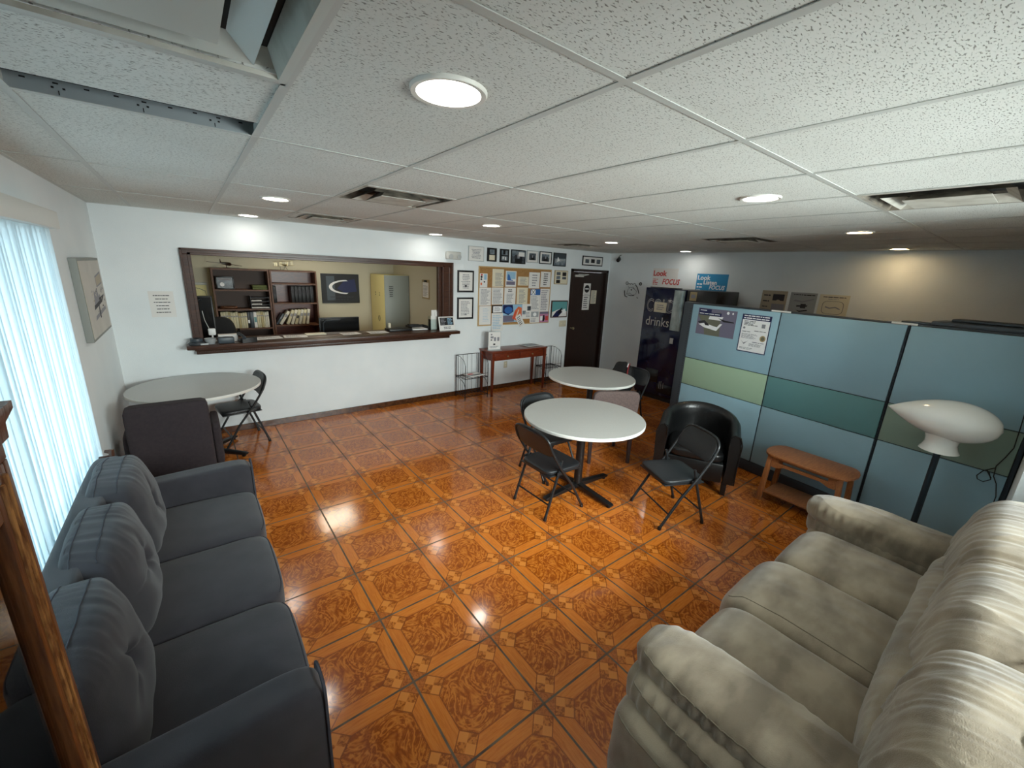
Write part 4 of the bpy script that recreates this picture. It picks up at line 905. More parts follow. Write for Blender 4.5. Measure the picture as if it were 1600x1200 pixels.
textobj(t, 'Look', 0.10, (-0.245, -0.003, 0.125), WF, 'white', offset=0.003, space=1.03); textobj(t, 'Listen', 0.09, (-0.135, -0.003, 0.055), WF, 'white', offset=0.003, space=1.05); textobj(t, 'FOCUS', 0.09, (-0.03, -0.003, -0.02), WF, 'white', sx=0.85, shear=0.2, offset=0.003, space=1.06)
rp('wall_card', 'tan card with a dark photo, left of the three behind the partition', 'poster', 2.675, 2.34, 1.58, 1.885, lines(1, .08, .35, .72, .84, 1, 'inkd', jag=0) + lines(1, .08, .35, .45, .57, 2, 'inkd', jag=0) + lines(1, .08, .3, .2, .3, 3, 'inkd', jag=0) + [('inkd', (.45, .9, .55, .85)), ('ink', (.45, .95, .1, .4)), disc(.68, .5, .1, .1, col='cardtan')], 'cardtan')
rp('wall_card', 'grey card with a plane drawing, middle of the three behind the partition', 'poster', 2.30, 1.98, 1.58, 1.88, lines(1, .12, .92, .86, .94, 4, 'black_ink', jag=0) + [('ink', [(.15, .6), (.5, .55), (.92, .72), (.9, .76), (.5, .62), (.2, .68)]), ('inkd', [(.3, .35), (.7, .38), (.72, .45), (.3, .42)]), ('black_ink', [(.3, .2), (.45, .12), (.75, .2), (.72, .24), (.45, .18)]), ('inkd', (.45, .65, .3, .5))], 'cardgrey')
ring = []
for k in range(24):
    f_ = lambda a, r: (.5 + (.36 * r) * math.copysign(abs(math.cos(a)) ** .5, math.cos(a)), .45 + (.28 * r) * math.copysign(abs(math.sin(a)) ** .5, math.sin(a)))
    a0, a1 = 2 * PI * k / 24, 2 * PI * (k + 1) / 24; ring.append(('inkd', [f_(a0, 1), f_(a1, 1), f_(a1, .96), f_(a0, .96)]))
rp('wall_card', 'cream card with a rounded frame drawing, right of the three behind the partition', 'poster', 1.95, 1.62, 1.57, 1.875, ring + lines(1, .12, .88, .86, .93, 5, 'inkd', jag=0) + lines(1, .3, .65, .79, .83, 6, 'ink', jag=0) + [('ink', [(.25, .45), (.4, .4), (.6, .45), (.75, .38), (.76, .42), (.6, .5), (.4, .45), (.26, .5)])] + lines(2, .1, .8, .04, .13, 7, 'ink'), 'paperc')
# drawing and signatures written straight on the wall
bm = NB()
def pen(pts, r=0.004): tube(bm, [(0, -p, q) for p, q in pts], r, 5)
C2 = lambda cx, cz, r, n=12: [(cx + r * math.cos(2 * PI * i / n), cz + r * math.sin(2 * PI * i / n)) for i in range(n + 1)]
pen(C2(-0.14, 0.12, 0.025), 0.006); pen([(-0.11, 0.10), (-0.08, 0.12), (-0.06, 0.10), (-0.03, 0.12), (0.0, 0.10), (0.03, 0.125), (0.06, 0.11)], 0.006)
pen([(0.06, 0.10), (0.10, 0.06), (0.13, 0.01), (0.16, -0.06)], 0.008); pen(C2(0.17, 0.12, 0.022), 0.010); pen([(-0.18, -0.02), (-0.17, -0.08), (-0.15, -0.13), (-0.10, -0.14)], 0.009)
pen([(-0.12, -0.09), (-0.06, -0.06), (0.02, -0.10), (0.09, -0.07), (0.1, -0.02), (0.02, 0.03), (-0.05, 0.05), (-0.10, 0.0), (-0.12, -0.09)], 0.003)
pen([(-0.09, -0.10), (-0.02, -0.11), (0.06, -0.10)], 0.006); pen(C2(-0.02, 0.0, 0.008), 0.006); pen([(0.12, -0.13), (0.15, -0.15)], 0.006); pen([(-0.1, 0.06), (-0.07, 0.03)], 0.003); pen([(0.0, 0.06), (0.05, 0.02)], 0.003)
tag(obj('wall_drawing', bm, 'black_ink', loc=(XR - 0.0005, 4.99, 1.75)), 'black pen cartoon and signatures drawn on the wall left of the vending machine', 'drawing')
t = thing('security_camera', 'small black camera hanging in the upper corner beside the dark door', 'camera', (XR - 0.0, 5.33, 2.36))
bm = NB(); tube(bm, [(-0.002, 0, 0.03), (-0.03, 0.01, 0.02), (-0.06, 0.02, -0.02)], 0.006, 6); obj('bracket', bm, 'black', t)
bm = NB(); tube(bm, [(-0.04, 0.015, -0.02), (-0.05, 0.01, -0.05), (-0.12, -0.02, -0.075), (-0.125, -0.022, -0.077)], [0.02, 0.036, 0.036, 0.02], 14); obj('housing', bm, 'black', t)

# vending machine
VX = 6.0
t = thing('vending_machine', 'dark navy vending machine reading COLD drinks against the far wall', 'vending machine', (VX, 3.58, 0), RT)
bm = NB(); box(bm, -0.59, 0.60, 0.03, 0.70, 0.06, 1.835, 0.012); box(bm, -0.56, 0.57, 0.06, 0.66, 0, 0.06); obj('cabinet', bm, 'vendblack', t)
bm = NB(); box(bm, -0.585, 0.128, 0.002, 0.03, 0.10, 1.835, 0.006); obj('sign_panel', bm, 'vendblue', t)
bm = NB(); n = 10
for i in range(n):
    a0, a1 = PI * i / n, PI * (i + 1) / n
    f_ = lambda a: (0.028 - 0.09 * math.cos(a) - 0.0, 0.0 - 0.035 * math.sin(a))
    p, q = f_(a0), f_(a1); quad(bm, [(p[0], p[1], 1.20), (q[0], q[1], 1.20), (q[0], q[1], 1.82), (p[0], p[1], 1.82)])
obj('curved_cover', bm, 'vendreflect', t)
bm = NB(); box(bm, -0.15, 0.128, -0.006, 0.0015, 0.15, 0.30, 0.004); box(bm, -0.40, -0.15, -0.003, 0.0015, 0.30, 0.52, 0.004); obj('delivery_door', bm, 'vendblack', t)
bm = NB()
for k in range(12): box(bm, 0.20, 0.245, -0.0, 0.029, 0.62 + 0.062 * k, 0.655 + 0.062 * k, 0.003, mi=k % 2)
box(bm, 0.18, 0.26, 0.0, 0.029, 1.22, 1.33, 0.003, mi=1); obj('buttons', bm, ['wframe', 'slab'], t)
bm = NB(); 
for p_, q_ in (((-0.10, 0.22), (-0.10, 0.34)), ((-0.07, 0.22), (-0.07, 0.35)), ((-0.03, 0.23), (-0.03, 0.33))): tube(bm, [(p_[0], -0.008, p_[1]), (q_[0], -0.008, q_[1])], 0.006, 6)
obj('chrome_bars', bm, 'wframe', t)
textobj(t, 'COLD', 0.29, (-0.535, 0.0005, 1.46), WF, 'dirtywhite', sx=0.63, outline=True, space=1.0)
textobj(t, 'drinks', 0.205, (-0.52, 0.0012, 1.235), WF, 'dirtywhite', sx=0.86)
bm = NB(); ms = sheet(bm, 0.22, 0.16, lines(3, .2, .8, .2, .8, 3), y0=-0.006, x0=-0.275, z0=1.535, base='paperc'); obj('paper', bm, ms, t, smooth=False, label='cream note taped over the word COLD')
bm = NB(); ms = sheet(bm, 0.11, 0.13, [('ink', (.2, .8, .3, .7))], y0=0.029, x0=0.235, z0=1.745, base='ochre'); ms = sheet(bm, 0.12, 0.05, [('black_ink', (.3, .6, .1, .9))], y0=0.029, x0=0.235, z0=1.60, base='paper', mats=ms); obj('sticker', bm, ms, t, smooth=False)
bm = NB(); ms = sheet(bm, 0.06, 0.09, [], y0=0.0, x0=0.0, z0=1.03, base='dirtywhite'); obj('label_card', bm, ms, t, smooth=False)
o = small('flat_strap', 'thin black strap lying on top of the vending machine', 'strap', B1(-0.02, 0.02, -0.28, 0.28, 0.0, 0.012, 0.003), 'black', VX + 0.12, 3.88, 1.836)
o = small('equipment_box', 'low black box showing just over the left end of the partition', 'box', B1(-0.15, 0.15, -0.22, 0.22, 0.0, 0.20, 0.01), 'vendblack', 5.15, 2.42, 1.50)
t = thing('filing_cabinet', 'tall dark cabinet behind the left end of the partition', 'cabinet', (5.15, 2.42, 0))
obj('body', B1(-0.2, 0.25, -0.3, 0.3, 0, 1.499, 0.006), 'vendblack', t)
for k in range(4): obj('drawer', B1(-0.214, -0.2005, -0.28, 0.28, 0.04 + 0.36 * k, 0.38 + 0.36 * k, 0.004), 'vendblack', t)

# ================================================================== PARTITION
PA = math.atan2(-math.sin(math.radians(83)), -math.cos(math.radians(83)))   # local +x runs towards the right of the picture
PO = Vector((4.368, -0.09, 0)); PD = Vector((math.cos(math.radians(83)), math.sin(math.radians(83)), 0))
t = thing('office_partition', 'long blue and green panelled office partition standing across the right side', 'partition', tuple(PO), PA)
def pp(name, s0, s1, z0, z1, m_, y0=-0.0, y1=0.0, bev=0.004): return obj(name, B1(-s1, -s0, y0, y1, z0, z1, bev), m_, t)
obj('core', B1(-2.80, 0.0, 0.004, 0.075, 0.0, 1.705), 'pframe', t, smooth=False)
for s0, s1, mm in [(0.006, 0.735, ('pblue', 'psage', 'pblue')), (0.757, 1.700, ('pblue', 'pteal', 'pblue')), (1.711, 2.690, ('pblue', 'pgreen', 'pblue'))]:
    for (z0, z1), q in zip(((0.125, 0.750), (0.757, 1.075), (1.082, 1.712)), mm): pp('panel', s0, s1, z0, z1, q, -0.012, 0.0035)
pp('kick_plate', 0.0, 2.69, 0.005, 0.118, 'pframe', -0.008, 0.0035)
for s in (0.746, 1.7055): pp('joint_strip', s - 0.004, s + 0.004, 0.12, 1.712, 'pdark', -0.008, 0.003, 0)
bm = NB(); box(bm, -2.81, -2.695, -0.014, 0.085, 0, 1.72, 0.006)
for k in range(52): box(bm, -2.715, -2.705, -0.0155, -0.0138, 0.12 + 0.03 * k, 0.135 + 0.03 * k, mi=1)
obj('end_post', bm, ['pframe', 'black'], t)
bm = NB()
for k in range(60): box(bm, -0.752, -0.741, -0.0135, -0.0079, 0.15 + 0.026 * k, 0.162 + 0.026 * k)
obj('slotted_strip', bm, 'pdark', t, smooth=False)
pp('top_cap', 0.0, 2.81, 1.713, 1.728, 'pframe', -0.010, 0.08, 0.003)
for s0, s1 in ((1.62, 1.80), (0.70, 0.86)): pp('cap_clip', s0, s1, 1.716, 1.731, 'lamedge', -0.013, -0.0102, 0)
bm = NB(); box(bm, -1.0, -0.92, -0.0125, -0.0082, 0.03, 0.09, 0.002); obj('socket', bm, 'black', t)
pp('end_strip', -0.02, 0.002, 0.0, 1.71, 'pdark', -0.014, 0.05, 0.002)
def on_part(s, z, off=0.013): return PO + PD * s + Vector((-PD.y, PD.x, 0)) * off + Vector((0, 0, z))
o = paper('taped_poster', 'landscape poster of a small white plane over tarmac taped to the partition', 'poster', 0.465, 0.297,
     [('olive', [(.0, .75), (.6, .9), (.65, 0), (.25, 0), (.2, .3)]), ('navy', (.02, .35, .86, .98)), ('navy', (.02, .62, .74, .86))] + lines(1, .05, .25, .89, .95, 2, 'white', jag=0) + lines(1, .04, .6, .77, .83, 3, 'white', jag=0) +
     [('white', [(.3, .6), (.64, .6), (.68, .74), (.32, .72)]), ('inkd', [(.02, .48), (.2, .55), (.32, .42), (.35, .28), (.15, .3)]), ('white', [(.05, .38), (.2, .44), (.55, .34), (.62, .48), (.68, .48), (.55, .2), (.2, .28)]), ('black_ink', [(.2, .44), (.32, .42), (.34, .36), (.24, .36)]),
      ('black_ink', [(.55, .68), (.75, .62), (.95, .6), (.96, .56), (.7, .56)]), disc(.78, .9, .035, .05, col='white'), disc(.9, .9, .02, .04, col='white')], on_part(2.372, 1.53), PA, 'lilac')
o = paper('taped_poster', 'tall white flyer with a navy heading and navy border taped to the partition', 'poster', 0.30, 0.392,
     [('white', (.03, .97, .025, .86))] + lines(2, .06, .94, .87, .99, 3, 'white', jag=.05) + lines(4, .1, .6, .7, .84, 5, 'inkd') + [disc(.13, .64, .04, .03, col='ink'), ('ink', (.72, .84, .68, .78))] + lines(1, .5, .92, .57, .6, 6, 'inkd', jag=0) + lines(1, .08, .4, .53, .56, 6, 'inkd', jag=0)
     + lines(6, .08, .65, .36, .5, 7, 'ink') + [disc(.83, .41, .1, .08, col='ochre'), disc(.83, .41, .06, .05, col='olive'), ('ink', [(.1, .3), (.2, .24), (.3, .28), (.36, .32), (.22, .2)])] + lines(1, .5, .9, .27, .3, 8, 'navy', jag=0) + lines(4, .4, .92, .17, .25, 9, 'ink') + lines(2, .08, .66, .07, .13, 10, 'ink'),
     on_part(1.928, 1.468), PA, 'navy')
t = thing('folded_table_top', 'dark grey slab lying flat along the right part of the partition top', 'board', tuple(on_part(0.21, 1.729, -0.03)), PA)
bm = NB(); box(bm, -0.42, 0.42, -0.05, 0.25, 0.0, 0.035, 0.012, seg=3); obj('board', bm, 'slab', t)
bm = NB(); box(bm, -0.60, -0.42, -0.02, 0.10, 0.0, 0.014, 0.004); obj('bracket', bm, 'pframe', t)
bm = NB(); box(bm, -0.33, 0.40, 0.02, 0.22, 0.036, 0.056, 0.008); obj('lid', bm, 'pframe', t)
# cord hanging at the right end of the partition
def cordpts(L_, off=0.03): return [on_part(s, z, off) for s, z in L_]
bm = NB()
tube(bm, cordpts([(0.036, 1.28), (0.036, 1.215), (0.03, 1.10), (0.025, 0.969), (0.045, 0.89), (0.07, 0.814), (0.064, 0.737), (0.04, 0.69), (0.02, 0.60), (0.018, 0.12), (0.05, 0.012), (0.3, 0.012)]), 0.0032, 6)
tube(bm, cordpts([(0.07, 0.80), (0.118, 0.757), (0.139, 0.71), (0.13, 0.685), (0.10, 0.679), (0.07, 0.71), (0.09, 0.76), (0.103, 0.769), (0.085, 0.74), (0.07, 0.72)], 0.036), 0.0032, 6)
tag(obj('power_cord', bm, 'black'), 'thin dark cord with a loop hanging at the right end of the partition', 'cord')

# ================================================================== FOLDING CHAIRS
def folding_chair(label, x, y, rz, group):
    t = thing('folding_chair', label, 'chair', (x, y, 0), rz, group)
    r = 0.0115; hw = 0.224
    bm = NB(); arc_ = []
    # side tubes bend over the backrest in one hoop, then run down to the front feet
    for i in range(21):
        a = PI * i / 20; arc_.append((-(hw - 0.005) * math.copysign(abs(math.cos(a)) ** 0.62, math.cos(a)), -0.212 - 0.045 * math.sin(a) ** 0.6, 0.642 + 0.118 * math.sin(a) ** 0.62))
    hoop = [(-hw, 0.205, 0.012), (-hw, 0.05, 0.27), (-hw + 0.002, -0.09, 0.445), (-hw + 0.002, -0.165, 0.56), (-hw + 0.003, -0.205, 0.625)] + arc_ + [(hw - 0.003, -0.205, 0.625), (hw - 0.002, -0.165, 0.56), (hw - 0.002, -0.09, 0.445), (hw, 0.05, 0.27), (hw, 0.205, 0.012)]
    tube(bm, hoop, r, 10); obj('back_frame', bm, 'blackmetal', t)
    for s in (-1, 1):
        bm = NB(); tube(bm, [(s * (hw - 0.025), -0.06, 0.505), (s * (hw - 0.025), -0.09, 0.40), (s * (hw - 0.02), -0.215, 0.012)], r, 10); obj('leg', bm, 'blackmetal', t)
        for yy in (0.205, -0.215):
            bm = NB(); tube(bm, [(s * (hw - (0.02 if yy < 0 else 0)), yy, 0.0), (s * (hw - (0.02 if yy < 0 else 0)), yy - 0.006 * (1 if yy > 0 else -1), 0.03)], 0.0145, 10); obj('foot_cap', bm, 'black', t)
    bm = NB(); tube(bm, [(-hw, 0.135, 0.13), (hw, 0.135, 0.13)], 0.007, 8); tube(bm, [(-hw + 0.02, -0.178, 0.13), (hw - 0.02, -0.178, 0.13)], 0.007, 8); obj('stretcher', bm, 'blackmetal', t)
    # seat: padded, wider in front
    bm = NB()
    def fs(w, q):
        k = (w.y + 0.19) / 0.40; w.x *= 0.90 + 0.10 * min(1, max(0, k * 1.4)) ; w.z += 0.006 * (1 - q.x * q.x) * (1 - q.y * q.y) if q.z > 0 else 0; return w
    pillow(bm, -0.20, 0.20, -0.19, 0.20, 0.380, 0.422, e=6, cuts=10, fn=fs); obj('seat', bm, 'vinyl', t, ang=70)
    bm = NB(); box(bm, -0.19, 0.19, -0.18, 0.19, 0.371, 0.382, 0.004); obj('seat_pan', bm, 'blackmetal', t)
    # backrest: curved padded panel filling the hoop
    bm = NB()
    def fb(w, q):
        w.y -= 0.018 * (1 - (q.x) ** 2); lim = 0.211 * (1 - 0.36 * max(0, (w.z - 0.65) / 0.11) ** 2.6) ; w.x = w.x / 0.195 * lim; w.y += (0.72 - w.z) * 0.42; return w
    pillow(bm, -0.195, 0.195, -0.246, -0.226, 0.555, 0.753, e=8, cuts=10, fn=fb); obj('backrest', bm, 'vinyl', t, ang=70)
    for s in (-1, 1):
        bm = NB(); box(bm, s * (hw - 0.012) - 0.004, s * (hw - 0.012) + 0.004, -0.12, -0.04, 0.385, 0.415, 0.001); obj('hinge', bm, 'wframe' if 0 else 'blackmetal', t)
    return t
def face(deg): return math.radians(deg - 90)
G = 'black folding chairs'
c0 = folding_chair('black folding chair nearest the camera at the left side of the near round table', 2.315, 2.355, face(0), G)
dup(c0, (3.08, 1.655, 0), face(156), 'black folding chair turned away in front of the black tub armchair')
dup(c0, (2.74, 2.82, 0), face(-92), 'black folding chair tucked behind the left edge of the near round table')
dup(c0, (4.585, 3.33, 0), face(182), 'black folding chair beside the far round table with a bag hung on it')
dup(c0, (0.275, 5.25, 0), face(188), 'black folding chair under the right edge of the table by the counter')

# ================================================================== ROUND TABLES
def round_table(label, x, y, r, rz, z=0.745):
    t = thing('round_table', label, 'table', (x, y, 0), rz, 'round pedestal tables')
    bm = NB(); lathe(bm, [(0, 0), (r - 0.03, 0.0), (r - 0.002, 0.0), (r, 0.003), (r, 0.024), (r - 0.003, 0.0275)], 72, c=(0, 0, z - 0.028)); obj('table_edge', bm, 'lamedge', t)
    bm = NB(); lathe(bm, [(0, z), (r - 0.003, z), (r - 0.003, z - 0.0004)], 72); obj('table_top', bm, 'laminate', t)
    bm = NB(); tube(bm, [(0, 0, 0.05), (0, 0, z - 0.035)], 0.038, 24); lathe(bm, [(0.038, 0.06), (0.05, 0.06), (0.05, 0.05), (0, 0.05)], 24); lathe(bm, [(0, z - 0.029), (0.16, z - 0.029), (0.16, z - 0.036), (0.04, z - 0.045)], 24); obj('pedestal', bm, 'black', t)
    for k in range(4):
        a = k * PI / 2; M_ = Matrix.Rotation(a, 4, 'Z')
        bm = NB(); prism(bm, [(0.02, 0.03), (0.02, 0.078), (0.10, 0.07), (0.405, 0.042), (0.42, 0.034), (0.42, 0.022), (0.40, 0.02)], -0.026, 0.026, axis='y', bev=0.004)
        bmesh.ops.transform(bm, matrix=M_, verts=bm.verts); o = obj('foot', bm, 'black', t)
        bm = NB(); lathe(bm, [(0, 0.0), (0.018, 0), (0.02, 0.006), (0.012, 0.012), (0.012, 0.024)], 14, c=(0.385, 0, 0)); bmesh.ops.transform(bm, matrix=M_, verts=bm.verts); obj('glide', bm, 'black', o)
    return t
t0 = round_table('pale grey round pedestal table nearest the camera, in the middle of the room', 2.715, 2.375, 0.545, 0.0)
dup(t0, (3.93, 3.375, 0), 0.3, 'pale grey round table farther back, in front of the vending machine')
dup(t0, (-0.055, 5.035, 0), math.radians(-40), 'pale grey round table in the left corner below the counter opening')

# fabric side chair between the tables
def side_chair(label, x, y, rz, w=0.50):
    t = thing('fabric_chair', label, 'chair', (x, y, 0), rz)
    bm = NB(); pillow(bm, -w / 2, w / 2, -0.245, -0.175, 0.44, 0.835, e=7, cuts=10, fn=lambda p, q: Vector((p.x, p.y - 0.12 * (p.z - 0.44), p.z))); obj('backrest', bm, 'brownfab', t, ang=70)
    bm = NB(); pillow(bm, -w / 2, w / 2, -0.19, 0.25, 0.375, 0.475, e=7, cuts=10); obj('seat', bm, 'brownfab', t, ang=70)
    for sx in (-1, 1):
        for sy, y_ in ((-1, -0.205), (1, 0.21)):
            bm = NB(); q0, q1 = 0.021, 0.015; X_ = sx * (w / 2 - 0.03)
            A = [(X_ - q0, y_ - q0, .44), (X_ + q0, y_ - q0, .44), (X_ + q0, y_ + q0, .44), (X_ - q0, y_ + q0, .44)]; ys = y_ + sy * 0.02
            B_ = [(X_ - q1, ys - q1, 0), (X_ + q1, ys - q1, 0), (X_ + q1, ys + q1, 0), (X_ - q1, ys + q1, 0)]
            VA = [bm.verts.new(p) for p in A]; VB = [bm.verts.new(p) for p in B_]; bm.faces.new(VA); bm.faces.new(VB[::-1])
            for i in range(4): bm.faces.new((VA[i], VB[i], VB[(i + 1) % 4], VA[(i + 1) % 4]))
            obj('leg', bm, 'leg_dark', t)
    return t
side_chair('brown tweed chair standing between the two round tables, its back to the camera', 3.535, 2.77, math.radians(58.6 - 90))
# plum-brown upholstered chair at the left corner table
t = thing('fabric_armchair', 'plum brown upholstered chair behind the charcoal sofa, its back to the camera', 'armchair', (-0.25, 4.25, 0), 0)
bm = NB(); pillow(bm, -0.275, 0.255, -0.17, -0.05, 0.20, 0.85, e=14, cuts=12); obj('backrest', bm, 'dbrownfab', t, ang=70)
bm = NB(); pillow(bm, -0.25, 0.255, -0.06, 0.42, 0.22, 0.45, e=8, cuts=10); obj('seat', bm, 'dbrownfab', t, ang=70)
for s in (-1, 1):
    bm = NB(); pillow(bm, s * 0.285 - 0.035, s * 0.285 + 0.035, -0.08, 0.40, 0.20, 0.60, e=6, cuts=8); obj('arm', bm, 'dbrownfab', t, ang=70)
for sx in (-0.23, 0.24):
    for sy in (-0.12, 0.36): obj('leg', B1(sx - 0.02, sx + 0.02, sy - 0.02, sy + 0.02, 0, 0.23, 0.003), 'black', t)

# bag hanging on the far folding chair
t = thing('shoulder_bag', 'black bag with a red and white strap hung on the far folding chair', 'bag', (4.70, 3.47, 0.60), 0)
bm = NB()
def fbag(w, q):
    n_ = noise.noise(Vector((w.x * 9, w.y * 9, w.z * 9))) * 0.02; w += Vector((q.x, q.y, q.z)) * n_; w.x *= 1 - 0.35 * max(0, q.z); w.y *= 1 - 0.25 * max(0, q.z); return w
pillow(bm, -0.07, 0.10, -0.17, 0.19, -0.18, 0.24, e=3, cuts=12, fn=fbag); obj('body', bm, 'softblack', t, ang=80)
bm = NB(); tube(bm, [(-0.075, -0.13, 0.06), (-0.06, -0.12, 0.15), (-0.02, -0.10, 0.21), (0.03, -0.08, 0.22)], 0.008, 6); obj('strap', bm, 'dred', t, label='red strap')
bm = NB(); tube(bm, [(-0.05, -0.10, 0.19), (-0.02, -0.09, 0.225), (0.02, -0.05, 0.23)], 0.007, 6); obj('strap_end', bm, 'white', t, label='white strap end')

# ================================================================== TUB ARMCHAIR
t = thing('tub_armchair', 'black leather tub armchair against the partition behind the folding chair', 'armchair', (3.89, 1.88, 0), math.radians(222 - 270) if 0 else math.radians(207 - 90))
bm = NB(); n = 28; rings = []
Ro, Ri = 0.36, 0.255
def U(f, R_, back=0.0):     # U-shaped path: from right arm front, round the back, to left arm front
    a = -PI / 2 * 0 + 0; L_ = 0.26; tot = L_ * 2 + PI * 0.30; s = f * tot
    if s < L_: return Vector((R_, L_ - s, 0)), Vector((1, 0, 0))
    if s > tot - L_: return Vector((-R_, s - (tot - L_), 0)), Vector((-1, 0, 0))
    an = (s - L_) / (PI * 0.30) * PI; return Vector((R_ * math.cos(an), -R_ * math.sin(an), 0)), Vector((math.cos(an), -math.sin(an), 0))
prof = [(0.0, 0.13), (0.0, 0.53), (-0.004, 0.59), (-0.026, 0.618), (-0.055, 0.625), (-0.082, 0.61), (-0.098, 0.575), (-0.10, 0.51), (-0.10, 0.30), (-0.10, 0.13)]
N_ = 36; R_all = []
for i in range(N_ + 1):
    f = i / N_; P0, nn = U(f, Ro); lift = 0.12 * math.sin(PI * f) ** 1.3
    rg = []
    for dx_, z in prof:
        q = P0 + nn * dx_ + nn * 0.02 * math.sin(PI * min(1, z / 0.62)) ; rg.append(bm.verts.new((q.x, q.y, z + lift * max(0, (z - 0.3) / 0.325))))
    R_all.append(rg)
for A, B_ in zip(R_all, R_all[1:]):
    for j in range(len(prof)): bm.faces.new((A[j], A[(j + 1) % len(prof)], B_[(j + 1) % len(prof)], B_[j]))
bm.faces.new(R_all[0][::-1]); bm.faces.new(R_all[-1]); obj('shell', bm, 'leather', t, ang=50)
bm = NB(); pillow(bm, -0.26, 0.26, -0.27, 0.30, 0.32, 0.425, e=5, cuts=10, fn=lambda w, q: Vector((w.x, w.y, w.z + (0.02 * (1 - q.x ** 2) * (1 - q.y ** 2) if q.z > 0 else 0)))); obj('seat_cushion', bm, 'leather', t, ang=70)
bm = NB(); box(bm, -0.258, 0.258, -0.25, 0.275, 0.13, 0.325, 0.02); obj('seat_base', bm, 'leather', t)
for sx, sy in ((-0.29, 0.22), (0.29, 0.22), (-0.22, -0.24), (0.22, -0.24)):
    bm = NB(); box(bm, sx - 0.022, sx + 0.022, sy - 0.022, sy + 0.022, 0, 0.131, 0.004); obj('leg', bm, 'black', t)
bm = NB()
for s in (-1, 1): tube(bm, [(s * 0.36, 0.263, 0.15), (s * 0.375, 0.266, 0.54), (s * 0.352, 0.268, 0.612), (s * 0.31, 0.268, 0.625), (s * 0.278, 0.266, 0.59), (s * 0.27, 0.264, 0.5)], 0.005, 6)
obj('piping', bm, 'black', t)

# ================================================================== CONSOLE TABLE, RACKS
t = thing('console_table', 'red mahogany console table with two drawers against the back wall', 'table', (4.255, 5.395, 0))
bm = NB(); box(bm, -0.59, 0.59, -0.185, 0.185, 0.725, 0.748, 0.004); box(bm, -0.575, 0.575, -0.175, 0.18, 0.714, 0.7245, 0.002); obj('table_top', bm, 'mahog', t)
bm = NB(); box(bm, -0.54, 0.54, -0.14, 0.17, 0.585, 0.7135, 0.002); obj('apron', bm, 'mahog', t)
for s in (-0.262, 0.262):
    d = obj('drawer', B1(s - 0.25, s + 0.25, -0.155, -0.1405, 0.597, 0.703, 0.003), 'mahog', t)
    bm = NB(); lathe(bm, [(0.0, 0), (0.006, 0), (0.006, 0.012), (0.015, 0.018), (0.013, 0.026), (0, 0.028)], 14); bmesh.ops.rotate(bm, verts=bm.verts, cent=(0, 0, 0), matrix=Matrix.Rotation(PI / 2, 3, 'X')); bmesh.ops.translate(bm, verts=bm.verts, vec=(s, -0.155, 0.65)); obj('knob', bm, 'brass', d)
for sx in (-0.553, 0.553):
    for sy in (-0.155, 0.158):
        bm = NB(); a = 0.021; b = 0.014; A = [bm.verts.new((sx + i * a, sy + j * a, 0.714)) for i, j in ((-1, -1), (1, -1), (1, 1), (-1, 1))]; Bv = [bm.verts.new((sx + i * b, sy + j * b, 0)) for i, j in ((-1, -1), (1, -1), (1, 1), (-1, 1))]
        Mv = [bm.verts.new((sx + i * a, sy + j * a, 0.585)) for i, j in ((-1, -1), (1, -1), (1, 1), (-1, 1))]
        bm.faces.new(A); bm.faces.new(Bv[::-1])
        for P1, P2 in ((A, Mv), (Mv, Bv)):
            for i in range(4): bm.faces.new((P1[i], P2[i], P2[(i + 1) % 4], P1[(i + 1) % 4]))
        obj('leg', bm, 'mahog', t)
t = thing('sign_holder', 'clear upright sign holder with a white sheet on the console table', 'sign', (3.79, 5.33, 0.7485), -0.12)
bm = NB(); ms = sheet(bm, 0.215, 0.28, [('ink', (.16, .3, .82, .9)), ('ink', (.16, .4, .64, .76)), ('inkd', (.16, .3, .52, .58)), ('ink', (.44, .62, .48, .7)), ('ink', (.72, .9, .48, .7)), ('inkd', (.4, .56, .25, .34))] + lines(2, .1, .9, .06, .2, 4), z0=0.155); obj('sheet', bm, ms, t, smooth=False)
bm = NB(); box(bm, -0.115, 0.115, 0.002, 0.006, 0.0, 0.30, 0.001); box(bm, -0.115, 0.115, -0.04, 0.05, 0, 0.004); obj('holder', bm, 'wframe', t, smooth=False)
lay('magazine', 'grey magazine lying at the right end of the console table', 'magazine', 0.30, 0.24, 4.63, 5.43, 0.05, [('cardgrey', (.05, .95, .1, .9))] + lines(4, .1, .9, .2, .8, 1), 'dirtywhite', h=0.006, z=0.755)
